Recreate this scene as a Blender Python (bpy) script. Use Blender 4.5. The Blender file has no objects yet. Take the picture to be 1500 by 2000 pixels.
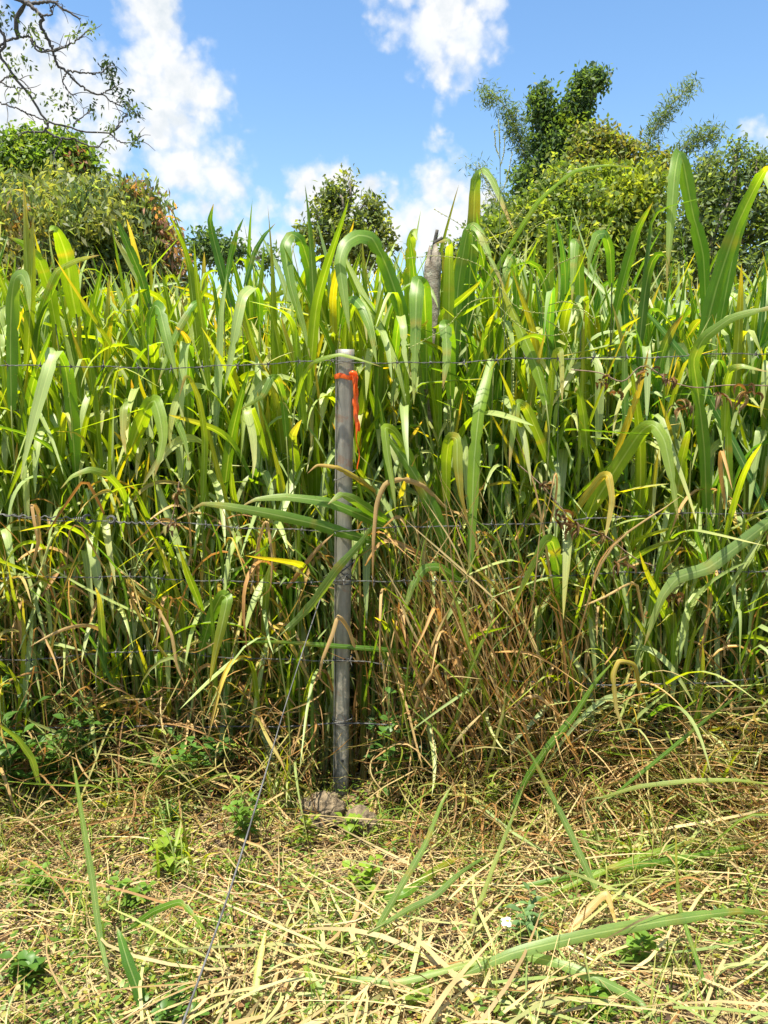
import bpy, math, random
import numpy as np
from mathutils import Vector

# ------------------------------------------------------------------ camera, sky, sun, exposure
R = math.radians
scene = bpy.context.scene
COL = scene.collection
random.seed(7)
rng = np.random.default_rng(11)

CAM_H, PITCH, FPX = 1.60, R(8.0), 1570.0
cam = bpy.data.objects.new("camera", bpy.data.cameras.new("camera"))
COL.objects.link(cam)
cam.location = (0, 0, CAM_H)
cam.rotation_euler = (R(90) - PITCH, 0, 0)
cam.data.sensor_fit = 'VERTICAL'
cam.data.sensor_height = 24.0
cam.data.lens = 24.0 * FPX / 2000.0
cam.data.clip_start = 0.05
cam.data.clip_end = 3000
scene.camera = cam

def ray(px, py):
    u, v = (px - 750) / FPX, (1000 - py) / FPX
    c, s = math.cos(PITCH), math.sin(PITCH)
    return np.array([u, c + v * s, -s + v * c])

def at(px, py, Y):
    "point of the place seen at photo pixel (px, py) standing Y metres in front of the camera"
    d = ray(px, py)
    return np.array([0, 0, CAM_H]) + d * (Y / d[1])

def proj(P):
    "world points -> photo pixels"
    P = np.asarray(P)
    c, s = math.cos(PITCH), math.sin(PITCH)
    x, y, z = P[..., 0], P[..., 1], P[..., 2] - CAM_H
    dep = np.maximum(y * c - z * s, .05)
    up = y * s + z * c
    return 750 + FPX * x / dep, 1000 - FPX * up / dep

SUN_EL, SUN_AZ = R(75), R(-146)          # azimuth from +Y (away from camera) towards +X
sun_dir = Vector((math.sin(SUN_AZ) * math.cos(SUN_EL), math.cos(SUN_AZ) * math.cos(SUN_EL), math.sin(SUN_EL)))
sl = bpy.data.lights.new("sun", 'SUN')
sl.energy = 5.0
sl.angle = R(0.53)
sl.color = (1.0, 0.93, 0.77)
sun = bpy.data.objects.new("sun", sl)
COL.objects.link(sun)
sun.rotation_euler = sun_dir.to_track_quat('Z', 'Y').to_euler()

scene.view_settings.view_transform = 'Standard'
scene.view_settings.look = 'None'
scene.view_settings.exposure = 1.26
scene.view_settings.gamma = 1.0
scene.view_settings.use_curve_mapping = False
scene.cycles.max_bounces = 10
scene.cycles.diffuse_bounces = 5
scene.cycles.transmission_bounces = 6
scene.cycles.glossy_bounces = 3

world = bpy.data.worlds.new("World")
scene.world = world
world.use_nodes = True

class NT:
    "tiny node-tree helper"
    def __init__(s, tree):
        s.t = tree
        s.n = tree.nodes
        s.n.clear()
    def node(s, kind, **kw):
        nd = s.n.new(kind)
        for k, v in kw.items():
            setattr(nd, k, v)
        return nd
    def put(s, sock, v):
        if isinstance(v, bpy.types.NodeSocket):
            s.t.links.new(v, sock)
        else:
            sock.default_value = v
    def math(s, op, a, b=0.0, c=None, clamp=False):
        nd = s.node('ShaderNodeMath', operation=op, use_clamp=clamp)
        s.put(nd.inputs[0], a)
        s.put(nd.inputs[1], b)
        if c is not None:
            s.put(nd.inputs[2], c)
        return nd.outputs[0]
    def vmath(s, op, a, b=(0, 0, 0)):
        nd = s.node('ShaderNodeVectorMath', operation=op)
        s.put(nd.inputs[0], a)
        s.put(nd.inputs[1], b)
        return nd.outputs['Value'] if op in ('LENGTH', 'DOT_PRODUCT', 'DISTANCE') else nd.outputs[0]
    def mix(s, f, a, b, blend='MIX'):
        nd = s.node('ShaderNodeMix', data_type='RGBA', blend_type=blend)
        s.put(nd.inputs['Factor'], f)
        s.put(nd.inputs[6], a)
        s.put(nd.inputs[7], b)
        return nd.outputs[2]
    def noise(s, vec, scale, detail=4, rough=.55, dist=0.0, out=0):
        nd = s.node('ShaderNodeTexNoise')
        if vec is not None:
            s.put(nd.inputs['Vector'], vec)
        nd.inputs['Scale'].default_value = scale
        nd.inputs['Detail'].default_value = detail
        nd.inputs['Roughness'].default_value = rough
        nd.inputs['Distortion'].default_value = dist
        return nd.outputs[out]
    def ramp(s, f, stops):
        nd = s.node('ShaderNodeValToRGB')
        e = nd.color_ramp.elements
        while len(e) < len(stops):
            e.new(.5)
        for el, (p, c) in zip(e, stops):
            el.position = p
            el.color = tuple(c) + ((1,) if len(c) == 3 else ())
        s.put(nd.inputs[0], f)
        return nd.outputs[0]
    def smooth(s, v, lo, hi):
        nd = s.node('ShaderNodeMapRange', interpolation_type='SMOOTHSTEP')
        s.put(nd.inputs[0], v)
        nd.inputs[1].default_value = lo
        nd.inputs[2].default_value = hi
        return nd.outputs[0]

w = NT(world.node_tree)
out = w.node('ShaderNodeOutputWorld')
sky = w.node('ShaderNodeTexSky', sky_type='NISHITA')
sky.sun_disc = False
sky.sun_elevation = SUN_EL
sky.sun_rotation = SUN_AZ
sky.altitude = 150
sky.air_density = 1.15
sky.dust_density = 0.9
sky.ozone_density = 1.3
geo = w.node('ShaderNodeTexCoord')
D = w.vmath('NORMALIZE', geo.outputs['Generated'])
# cumulus clouds: soft bodies standing in fixed directions of the sky, broken up by fractal noise
# (pixel x, y, radius px, strength)
CL = [(20, 150, 105, 1.0), (110, 140, 80, 1), (95, 215, 100, 1), (190, 200, 55, .9), (215, 285, 70, .85), (20, 270, 90, .95),
      (290, 10, 62, 1), (305, 75, 66, 1), (330, 140, 74, 1), (370, 175, 58, .95), (315, 210, 72, .95), (300, 265, 70, .9),
      (235, 100, 16, .5), (345, 250, 52, .8), (330, 345, 70, .85), (410, 345, 70, .82), (455, 370, 50, .75),
      (790, 25, 58, .75), (860, 25, 90, .95), (920, 40, 80, .85), (850, 110, 62, .75), (960, 10, 60, .75), (865, 160, 44, .55),
      (862, 278, 30, .58), (885, 260, 20, .55), (1490, 292, 50, .65),
      (620, 345, 48, 1), (665, 350, 48, 1), (710, 352, 38, 1), (640, 395, 55, 1), (700, 400, 50, .95), (600, 420, 36, .95), (755, 385, 30, .6),
      (850, 385, 48, 1), (890, 390, 52, 1), (815, 420, 46, 1), (870, 440, 75, 1), (930, 430, 60, 1), (780, 450, 50, .95), (700, 470, 90, .9),
      (430, 430, 80, .75), (500, 470, 95, .8), (380, 420, 60, .75), (560, 480, 70, .8), (1290, 470, 60, .6), (520, 395, 26, .5),
      (1700, 200, 120, .9), (1850, 260, 160, .9), (-250, 200, 200, 1), (-420, 330, 200, 1), (2100, 100, 200, .8)]
warp = w.vmath('MULTIPLY', w.vmath('SUBTRACT', w.noise(D, 9, 5, .55, out=1), (.5, .5, .5)), (.085, .085, .085))
warp2 = w.vmath('MULTIPLY', w.vmath('SUBTRACT', w.noise(D, 34, 4, .6, out=1), (.5, .5, .5)), (.022, .022, .022))
Dw = w.vmath('ADD', w.vmath('ADD', D, warp), warp2)
def cloud_field(vec):
    body = None
    for (px, py, r, s) in CL:
        c = ray(px, py)
        c = c / np.linalg.norm(c)
        ra = r / FPX
        d = w.vmath('DISTANCE', vec, tuple(c))
        m = w.math('MULTIPLY_ADD', d, -s / ra * .62, s)          # s at the heart, falls outward
        body = m if body is None else w.math('SMOOTH_MAX', body, m, .12)
    return body
body = cloud_field(Dw)
fb = w.noise(D, 14, 10, .66)
fine = w.noise(D, 60, 6, .6)
dens = w.math('ADD', body, w.math('MULTIPLY', w.math('SUBTRACT', fb, .5), .75))
dens = w.math('ADD', dens, w.math('MULTIPLY', w.math('SUBTRACT', fine, .5), .16))
vo = w.node('ShaderNodeTexVoronoi', feature='SMOOTH_F1')
w.put(vo.inputs['Vector'], w.vmath('ADD', D, warp2)); vo.inputs['Scale'].default_value = 30; vo.inputs['Smoothness'].default_value = .6; vo.inputs['Detail'].default_value = 2.0; vo.inputs['Roughness'].default_value = .6
bil = w.math('SUBTRACT', .60, vo.outputs['Distance'])
dens = w.math('ADD', dens, w.math('MULTIPLY', bil, .42))
alpha = w.smooth(dens, .10, .64)
thick = w.smooth(dens, .45, 1.05)
puff = w.noise(w.vmath('ADD', D, (0, 0, .02)), 22, 6, .6)
shade = w.math('ADD', w.math('MULTIPLY', thick, .42), w.math('MULTIPLY', w.smooth(puff, .35, .7), .42))
shade = w.math('ADD', shade, w.math('MULTIPLY', bil, -.55), clamp=True)
ccol = w.ramp(shade, [(0.0, (.88, .94, 1.0)), (.36, (1.0, 1.0, 1.0)), (.72, (.78, .84, .89)), (1.0, (.60, .68, .75))])
b1 = w.node('ShaderNodeBackground')
hs = w.node('ShaderNodeHueSaturation'); hs.inputs['Saturation'].default_value = 1.2
w.put(hs.inputs['Color'], sky.outputs[0]); w.put(b1.inputs[0], hs.outputs[0])
b1.inputs[1].default_value = 0.096
b2 = w.node('ShaderNodeBackground')
w.put(b2.inputs[0], ccol)
b2.inputs[1].default_value = 0.44
msh = w.node('ShaderNodeMixShader')
w.put(msh.inputs[0], alpha)
w.t.links.new(b1.outputs[0], msh.inputs[1])
w.t.links.new(b2.outputs[0], msh.inputs[2])
w.t.links.new(msh.outputs[0], out.inputs[0])
world.cycles.sampling_method = 'MANUAL'
world.cycles.sample_map_resolution = 512

# ------------------------------------------------------------------ object helpers
def tag(o, label=None, cat=None, group=None, kind=None):
    if label: o['label'] = label
    if cat: o['category'] = cat
    if group: o['group'] = group
    if kind: o['kind'] = kind
    return o

def empty(name, loc, label, cat, group=None):
    o = bpy.data.objects.new(name, None)
    o.empty_display_size = .1
    COL.objects.link(o)
    o.location = [float(c) for c in loc]
    return tag(o, label, cat, group)

class Buf:
    "collects vertices, faces, colours and uvs; build() links them as ONE mesh object"
    def __init__(s):
        s.v, s.f, s.c, s.u, s.n = [], [], [], [], 0
        s.tri = []
    def add(s, v, quads, c, uv=None):
        v = np.asarray(v, float).reshape(-1, 3)
        c = np.broadcast_to(np.asarray(c, float), (len(v), 3)) if np.ndim(c) == 1 else np.asarray(c, float).reshape(-1, 3)
        s.v.append(v)
        s.c.append(c)
        s.u.append(np.zeros((len(v), 2)) if uv is None else np.asarray(uv, float).reshape(-1, 2))
        s.f.append(np.asarray(quads, int).reshape(-1, 4) + s.n)
        s.n += len(v)
    def build(s, name, m, parent=None, smooth=True, origin=None):
        V = np.concatenate(s.v); F = np.concatenate(s.f); C = np.concatenate(s.c); U = np.concatenate(s.u)
        if origin is not None:
            V = V - np.asarray(origin)
        me = bpy.data.meshes.new(name)
        me.vertices.add(len(V)); me.vertices.foreach_set('co', V.astype(np.float32).ravel())
        me.loops.add(len(F) * 4); me.loops.foreach_set('vertex_index', F.astype(np.int32).ravel())
        me.polygons.add(len(F)); me.polygons.foreach_set('loop_start', np.arange(0, len(F) * 4, 4, dtype=np.int32))
        me.polygons.foreach_set('use_smooth', np.full(len(F), smooth))
        a = me.color_attributes.new('col', 'FLOAT_COLOR', 'POINT')
        a.data.foreach_set('color', np.concatenate([C, np.ones((len(C), 1))], 1).astype(np.float32).ravel())
        ul = me.uv_layers.new(name='uv')
        ul.data.foreach_set('uv', U[F.ravel()].astype(np.float32).ravel())
        me.update(calc_edges=True)
        me.materials.append(m)
        o = bpy.data.objects.new(name, me)
        COL.objects.link(o)
        if parent is not None:
            o.parent = parent
        elif origin is not None:
            o.location = [float(c) for c in origin]
        return o

def norm(a):
    return a / np.maximum(np.linalg.norm(a, axis=-1, keepdims=True), 1e-9)

def ribbons(buf, P, S, Wd, C, keel=.18):
    "P (n,k,3) centre lines, S (n,k,3) unit side vectors, Wd (n,k) widths, C (n,k,3) colours"
    n, k, _ = P.shape
    T = norm(np.gradient(P, axis=1))
    S = norm(S - T * (S * T).sum(-1, keepdims=True))
    N = np.cross(S, T)
    hw = Wd[..., None] * .5
    L = P - S * hw + N * hw * keel * 2
    Rr = P + S * hw + N * hw * keel * 2
    V = np.stack([L, P, Rr], 2)                      # n,k,3,3
    base = (np.arange(n) * k * 3)[:, None, None] + (np.arange(k - 1) * 3)[None, :, None]
    q0 = np.stack([base, base + 1, base + 4, base + 3], -1)
    q1 = q0 + 1
    F = np.concatenate([q0, q1], 2).reshape(-1, 4)
    Cc = np.repeat(C[:, :, None, :], 3, 2)
    vv = np.broadcast_to(np.linspace(0, 1, k)[None, :, None], (n, k, 3))
    uu = np.broadcast_to(np.array([0, .5, 1.])[None, None, :], (n, k, 3)) + (np.arange(n) % 97)[:, None, None] * 2.0
    buf.add(V, F, Cc, np.stack([uu, vv], -1))

def flat_ribbons(buf, P, S, Wd, C):
    n, k, _ = P.shape
    hw = Wd[..., None] * .5
    V = np.stack([P - S * hw, P + S * hw], 2)
    base = (np.arange(n) * k * 2)[:, None] + (np.arange(k - 1) * 2)[None, :]
    F = np.stack([base, base + 1, base + 3, base + 2], -1).reshape(-1, 4)
    Cc = np.repeat(C[:, :, None, :], 2, 2)
    vv = np.broadcast_to(np.linspace(0, 1, k)[None, :, None], (n, k, 2))
    uu = np.broadcast_to(np.array([0.1, .9])[None, None, :], (n, k, 2)) + (np.arange(n) % 97)[:, None, None] * 2.0
    buf.add(V, F, Cc, np.stack([uu, vv], -1))

def tubes(buf, P, Rd, C, sides=4):
    "P (n,k,3), Rd (n,k) radii, C (n,k,3)"
    n, k, _ = P.shape
    T = norm(np.gradient(P, axis=1))
    ref = np.where(np.abs(T[..., 2:3]) > .9, np.array([1., 0, 0]), np.array([0, 0, 1.]))
    A = norm(np.cross(T, ref)); B = np.cross(T, A)
    an = np.arange(sides) * 2 * math.pi / sides
    V = P[:, :, None] + (A[:, :, None] * np.cos(an)[None, None, :, None] + B[:, :, None] * np.sin(an)[None, None, :, None]) * Rd[:, :, None, None]
    b = (np.arange(n) * k * sides)[:, None, None] + (np.arange(k - 1) * sides)[None, :, None]
    j = np.arange(sides)[None, None, :]; j2 = (j + 1) % sides
    F = np.stack([b + j, b + j2, b + j2 + sides, b + j + sides], -1).reshape(-1, 4)
    Cc = np.repeat(C[:, :, None, :], sides, 2)
    vv = np.broadcast_to(np.linspace(0, 1, k)[None, :, None], (n, k, sides))
    uu = np.broadcast_to((np.arange(sides) / sides)[None, None, :], (n, k, sides))
    buf.add(V, F, Cc, np.stack([uu, vv], -1))

def tube1(buf, pts, r, col, sides=8, caps=True):
    pts = np.asarray(pts, float)
    r = np.broadcast_to(np.asarray(r, float), (len(pts),)).copy()
    if caps:
        pts = np.concatenate([pts[:1], pts, pts[-1:]]); r = np.concatenate([[1e-5], r, [1e-5]])
        d0 = pts[2] - pts[1]; d1 = pts[-2] - pts[-3]
        pts[0] = pts[0] - d0 * 1e-4; pts[-1] = pts[-1] + d1 * 1e-4
    k = len(pts)
    T = norm(np.gradient(pts, axis=0))
    A = np.zeros((k, 3)); B = np.zeros((k, 3))
    a = np.cross(T[0], [0, 0, 1.]);
    if np.linalg.norm(a) < .1: a = np.cross(T[0], [1., 0, 0])
    a = a / np.linalg.norm(a)
    for i in range(k):
        a = a - T[i] * a.dot(T[i]); a = a / np.linalg.norm(a)
        A[i] = a; B[i] = np.cross(T[i], a)
    an = np.arange(sides) * 2 * math.pi / sides
    V = pts[:, None] + (A[:, None] * np.cos(an)[None, :, None] + B[:, None] * np.sin(an)[None, :, None]) * r[:, None, None]
    b = (np.arange(k - 1) * sides)[:, None]; j = np.arange(sides)[None, :]; j2 = (j + 1) % sides
    F = np.stack([b + j, b + j2, b + j2 + sides, b + j + sides], -1)
    uu = np.broadcast_to((np.arange(sides) / sides)[None, :], (k, sides)); vv = np.broadcast_to(np.linspace(0, 1, k)[:, None], (k, sides))
    buf.add(V, F, col, np.stack([uu, vv], -1))

def spline(pts, k):
    "Catmull-Rom through pts, k samples even in length"
    p = np.asarray(pts, float)
    if len(p) == 2:
        return p[0] + (p[1] - p[0]) * np.linspace(0, 1, k)[:, None]
    q = np.concatenate([[2 * p[0] - p[1]], p, [2 * p[-1] - p[-2]]])
    o = []
    for i in range(1, len(q) - 2):
        t = np.linspace(0, 1, 14, endpoint=False)[:, None]
        a, b, c, d = q[i - 1], q[i], q[i + 1], q[i + 2]
        o.append(.5 * ((2 * b) + (-a + c) * t + (2 * a - 5 * b + 4 * c - d) * t ** 2 + (-a + 3 * b - 3 * c + d) * t ** 3))
    o.append(p[-1:])
    o = np.concatenate(o)
    s = np.concatenate([[0], np.cumsum(np.linalg.norm(np.diff(o, axis=0), axis=1))])
    t = np.linspace(0, s[-1], k)
    return np.stack([np.interp(t, s, o[:, i]) for i in range(3)], 1)

# ------------------------------------------------------------------ materials
def mat(name):
    m = bpy.data.materials.new(name)
    m.use_nodes = True
    t = NT(m.node_tree)
    o = t.node('ShaderNodeOutputMaterial')
    return m, t, o

def leaf_mat(name, rough=.42, spec=.5, trans=.45, tcol=(1.35, 1.25, .45), stripes=True, rib=(.42, .5, .24), spots=.5, tgain=1.0, upper=None):
    m, t, o = mat(name)
    at_ = t.node('ShaderNodeAttribute', attribute_name='col')
    uv = t.node('ShaderNodeUVMap', uv_map='uv')
    sx = t.node('ShaderNodeSeparateXYZ'); t.put(sx.inputs[0], uv.outputs[0])
    tc = t.node('ShaderNodeTexCoord')
    c = at_.outputs['Color']
    if stripes:
        u = t.math('FRACT', t.math('MULTIPLY', sx.outputs[0], 1.0))
        d = t.math('ABSOLUTE', t.math('SUBTRACT', t.math('MODULO', sx.outputs[0], 2.0), .5))
        ribm = t.math('SUBTRACT', 1.0, t.smooth(d, .02, .075))
        cmb = t.node('ShaderNodeCombineXYZ'); t.put(cmb.inputs[0], sx.outputs[0]); t.put(cmb.inputs[1], t.math('MULTIPLY', sx.outputs[1], .06))
        st = t.noise(cmb.outputs[0], 16, 3, .7)
        c = t.mix(1.0, c, t.ramp(st, [(.25, (.74, .76, .7)), (.75, (1.22, 1.2, 1.15))]), 'MULTIPLY')
        c = t.mix(t.math('MULTIPLY', ribm, .42), c, rib + (1,))
    blot = t.noise(tc.outputs['Object'], 9, 3, .6)
    c = t.mix(1.0, c, t.ramp(blot, [(.3, (.8, .84, .8)), (.7, (1.16, 1.12, 1.1))]), 'MULTIPLY')
    sp = t.smooth(t.noise(tc.outputs['Object'], 120, 2, .5), .66, .75)
    c = t.mix(t.math('MULTIPLY', sp, spots), c, (.3, .2, .05, 1))
    p = t.node('ShaderNodeBsdfPrincipled')
    cr = c
    if upper:                                   # sunlit sheen of folded-over blades, put into a paler upper-side colour
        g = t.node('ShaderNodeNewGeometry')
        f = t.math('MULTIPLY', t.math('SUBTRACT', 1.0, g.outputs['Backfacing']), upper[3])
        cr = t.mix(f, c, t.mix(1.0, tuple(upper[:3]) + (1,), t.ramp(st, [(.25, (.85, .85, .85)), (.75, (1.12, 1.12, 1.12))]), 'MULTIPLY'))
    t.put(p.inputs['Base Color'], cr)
    p.inputs['Roughness'].default_value = rough
    p.inputs['Specular IOR Level'].default_value = spec
    if stripes:
        b = t.node('ShaderNodeBump'); b.inputs['Strength'].default_value = .25; b.inputs['Distance'].default_value = .002
        t.put(b.inputs['Height'], st); t.put(p.inputs['Normal'], b.outputs[0])
    tr = t.node('ShaderNodeBsdfTranslucent')
    t.put(tr.inputs[0], t.mix(1.0, c, tuple(x * tgain for x in tcol) + (1,), 'MULTIPLY'))
    mx = t.node('ShaderNodeMixShader'); mx.inputs[0].default_value = trans
    t.t.links.new(p.outputs[0], mx.inputs[1]); t.t.links.new(tr.outputs[0], mx.inputs[2])
    t.t.links.new(mx.outputs[0], o.inputs[0])
    return m

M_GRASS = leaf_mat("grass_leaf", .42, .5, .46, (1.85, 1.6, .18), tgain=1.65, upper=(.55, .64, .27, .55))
M_STEM = leaf_mat("grass_stem", .5, .4, .12, stripes=False, spots=.3)
M_DRY = leaf_mat("dry_leaf", .6, .3, .35, (1.3, 1.05, .6), rib=(.62, .46, .26), spots=.35)
M_STRAW = leaf_mat("straw", .55, .35, .22, (1.2, 1.05, .7), stripes=False, spots=.25)
M_TREE = leaf_mat("tree_leaf", .5, .4, .5, (1.6, 1.45, .5), stripes=False, spots=.1, tgain=1.4)
M_WEED = leaf_mat("weed_leaf", .45, .45, .4, (1.6, 1.4, .35), stripes=False, spots=.2)

def simple(name, col, rough=.6, metal=0.0, col2=None, scale=30, bump=.0, col3=None, spec=.5):
    m, t, o = mat(name)
    tc = t.node('ShaderNodeTexCoord')
    n = t.noise(tc.outputs['Object'], scale, 6, .65)
    st = [(.32, col), (.62, col2 or col)]
    if col3: st.append((.78, col3))
    p = t.node('ShaderNodeBsdfPrincipled')
    t.put(p.inputs['Base Color'], t.ramp(n, st))
    p.inputs['Roughness'].default_value = rough
    p.inputs['Metallic'].default_value = metal
    p.inputs['Specular IOR Level'].default_value = spec
    if bump:
        b = t.node('ShaderNodeBump'); b.inputs['Strength'].default_value = bump; b.inputs['Distance'].default_value = .01
        t.put(b.inputs['Height'], t.noise(tc.outputs['Object'], scale * 2.5, 6, .7)); t.put(p.inputs['Normal'], b.outputs[0])
    t.t.links.new(p.outputs[0], o.inputs[0])
    return m

M_BARK = simple("bark", (.16, .13, .10), .9, col2=(.30, .26, .21), scale=8, bump=.6, col3=(.38, .36, .3))
M_TWIG = simple("twig_bark", (.045, .042, .045), .85, col2=(.10, .09, .085), scale=20, bump=.4)
M_WOOD = simple("weathered_wood", (.12, .085, .06), .95, col2=(.30, .27, .22), scale=30, bump=1.0, col3=(.40, .44, .34))
M_CHAR = simple("dark_stick", (.03, .028, .025), .8, col2=(.09, .08, .07), scale=30, bump=.5)
M_WIRE = simple("galvanised_wire", (.035, .035, .034), .75, .0, col2=(.15, .15, .145), scale=14, spec=.25)
M_DARKWIRE = simple("dark_wire", (.025, .025, .028), .5, .3, col2=(.08, .08, .08), scale=60)
M_ROCK = simple("rock", (.05, .038, .022), .95, col2=(.25, .19, .115), scale=38, bump=1.0, col3=(.42, .34, .21))
M_TAPE, _t, _o = mat("orange_tape")  # thin creased plastic
_p = _t.node('ShaderNodeBsdfPrincipled')
_tc = _t.node('ShaderNodeTexCoord')
_t.put(_p.inputs['Base Color'], _t.ramp(_t.noise(_tc.outputs['Object'], 40, 3), [(.3, (.78, .10, .012)), (.7, (.95, .19, .03))]))
_p.inputs['Roughness'].default_value = .28
_tr = _t.node('ShaderNodeBsdfTranslucent'); _tr.inputs[0].default_value = (1, .14, .02, 1)
_mx = _t.node('ShaderNodeMixShader'); _mx.inputs[0].default_value = .35
_t.t.links.new(_p.outputs[0], _mx.inputs[1]); _t.t.links.new(_tr.outputs[0], _mx.inputs[2]); _t.t.links.new(_mx.outputs[0], _o.inputs[0])

# painted steel post: grey, streaked, dirt and lichen near the foot
M_POST, _t, _o = mat("post_metal")
_tc = _t.node('ShaderNodeTexCoord')
_mp = _t.node('ShaderNodeMapping'); _mp.inputs['Scale'].default_value = (60, 60, 3)
_t.put(_mp.inputs[0], _tc.outputs['Object'])
_st = _t.noise(_mp.outputs[0], 1.0, 6, .65)
_sc = _t.noise(_tc.outputs['Object'], 26, 7, .7)
_sz = _t.node('ShaderNodeSeparateXYZ'); _t.put(_sz.inputs[0], _tc.outputs['Object'])
_c = _t.ramp(_st, [(.25, (.12, .116, .098)), (.5, (.19, .185, .155)), (.8, (.30, .29, .245))])
_low = _t.math('SUBTRACT', 1.0, _t.smooth(_sz.outputs[2], .0, .85))
_c = _t.mix(_t.math('MULTIPLY', _t.smooth(_sc, .48, .6), _t.math('MULTIPLY_ADD', _low, .75, .1)), _c, (.50, .43, .33, 1))
_c = _t.mix(_t.math('MULTIPLY', _t.smooth(_t.noise(_tc.outputs['Object'], 14, 5, .7), .58, .66), .45), _c, (.22, .10, .045, 1))
_p = _t.node('ShaderNodeBsdfPrincipled'); _t.put(_p.inputs['Base Color'], _c)
_t.put(_p.inputs['Roughness'], _t.math('MULTIPLY_ADD', _sc, .4, .25)); _p.inputs['Metallic'].default_value = .0
_b = _t.node('ShaderNodeBump'); _b.inputs['Strength'].default_value = .35; _b.inputs['Distance'].default_value = .004
_t.put(_b.inputs['Height'], _sc); _t.put(_p.inputs['Normal'], _b.outputs[0])
_t.t.links.new(_p.outputs[0], _o.inputs[0])

# soil with trodden straw fragments
M_SOIL, _t, _o = mat("soil")
_tc = _t.node('ShaderNodeTexCoord')
_c = _t.ramp(_t.noise(_tc.outputs['Object'], 3.0, 8, .7), [(.3, (.07, .048, .028)), (.55, (.14, .10, .055)), (.75, (.10, .12, .03))])
_mp = _t.node('ShaderNodeMapping'); _mp.inputs['Scale'].default_value = (14, 90, 50); _mp.inputs['Rotation'].default_value = (0, 0, .4)
_t.put(_mp.inputs[0], _tc.outputs['Object'])
_c = _t.mix(_t.smooth(_t.noise(_mp.outputs[0], 1, 4, .6, 1.5), .5, .62), _c, (.36, .27, .13, 1))
_p = _t.node('ShaderNodeBsdfPrincipled'); _t.put(_p.inputs['Base Color'], _c); _p.inputs['Roughness'].default_value = .95
_b = _t.node('ShaderNodeBump'); _b.inputs['Strength'].default_value = .8; _b.inputs['Distance'].default_value = .02
_t.put(_b.inputs['Height'], _t.noise(_tc.outputs['Object'], 25, 8, .7)); _t.put(_p.inputs['Normal'], _b.outputs[0])
_t.t.links.new(_p.outputs[0], _o.inputs[0])

# ------------------------------------------------------------------ ground
def gz(x, y):
    "ground height: nearly level verge, low lip in front of the fence, level field behind"
    x = np.asarray(x, float); y = np.asarray(y, float)
    near = np.exp(-((x / 9) ** 2)) * np.exp(-(((y - 2.5) / 5) ** 2))
    b = .022 * np.sin(x * 2.3 + 1) * np.cos(y * 3.1) + .012 * np.sin(x * 6.1 + y * 4.3) + .008 * np.sin(x * 13 - y * 11)
    lip = .05 / (1 + np.exp(-(y - 2.75 - .08 * np.sin(x * 3)) * 14)) - .03
    return (b + lip) * near

def build_ground():
    def axis(fine, lo, hi, far):
        a = np.arange(lo, hi + 1e-6, fine)
        g = []; x = fine
        e = hi
        while e < far:
            x *= 1.5; e += x; g.append(e)
        g2 = []; x = fine; e = lo
        while e > -far:
            x *= 1.5; e -= x; g2.append(e)
        return np.array(g2[::-1] + list(a) + g)
    xs = axis(.05, -4, 4, 900); ys = axis(.05, .0, 5, 900)
    X, Y = np.meshgrid(xs, ys)
    V = np.stack([X, Y, gz(X, Y)], -1)
    nx, ny = len(xs), len(ys)
    i = (np.arange(ny - 1) * nx)[:, None] + np.arange(nx - 1)[None, :]
    b = Buf(); b.add(V, np.stack([i, i + 1, i + nx + 1, i + nx], -1), (.2, .15, .08))
    o = b.build("ground", M_SOIL)
    tag(o, "bare soil and trodden straw under the cut grass and the hedge", "ground", kind='structure')
build_ground()

# ------------------------------------------------------------------ colours (linear)
c_ = lambda *a: np.array(a, float)
GREEN = [c_(.100, .190, .015), c_(.080, .165, .017), c_(.135, .230, .013), c_(.058, .132, .018), c_(.170, .250, .015)]
LIME = c_(.17, .265, .018)
YELL = c_(.46, .34, .04)
BROWN = c_(.34, .185, .065)
TAN = c_(.50, .345, .16)
STRAW = c_(.60, .47, .23)
BLUE = c_(.065, .165, .040)

def pick(cols, n):
    cols = np.array(cols)
    return cols[rng.integers(0, len(cols), n)] * rng.uniform(.82, 1.2, (n, 1))

# ------------------------------------------------------------------ the tall grass
def blade_curves(n, P0, az, th0, th1, L, k=13, fold=None, foldsharp=None, twist=None, wob=.06):
    """centre lines: elevation angle from vertical runs th0 -> th1, with a fold at fraction `fold`"""
    s = np.linspace(0, 1, k)[None, :]
    if fold is None: fold = rng.uniform(.25, .8, n)
    if foldsharp is None: foldsharp = np.where(rng.random(n) < .5, rng.uniform(.03, .10, n), rng.uniform(.12, .5, n))
    g = 1 / (1 + np.exp(-(s - fold[:, None]) / (foldsharp[:, None] * .35)))
    g = (g - g[:, :1]) / (g[:, -1:] - g[:, :1])
    th = th0[:, None] + (th1 - th0)[:, None] * g
    a = az[:, None] + rng.normal(0, wob, (n, 1)) * s * 6 + rng.normal(0, .15, (n, 1)) * np.sin(s * 5 + rng.uniform(0, 6, (n, 1)))
    a = a + rng.normal(0, .05, a.shape) * s
    d = np.stack([np.sin(th) * np.sin(a), np.sin(th) * np.cos(a), np.cos(th)], -1)
    ds = L[:, None, None] / (k - 1)
    P = P0[:, None] + np.concatenate([np.zeros((n, 1, 3)), np.cumsum((d[:, 1:] + d[:, :-1]) / 2 * ds, 1)], 1)
    S = np.stack([np.cos(a), -np.sin(a), np.zeros_like(a)], -1)
    if twist is None: twist = rng.normal(0, .7, n)
    tw = twist[:, None] * s
    N = np.cross(S, d)
    S = S * np.cos(tw)[..., None] + N * np.sin(tw)[..., None]
    return P, S

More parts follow.
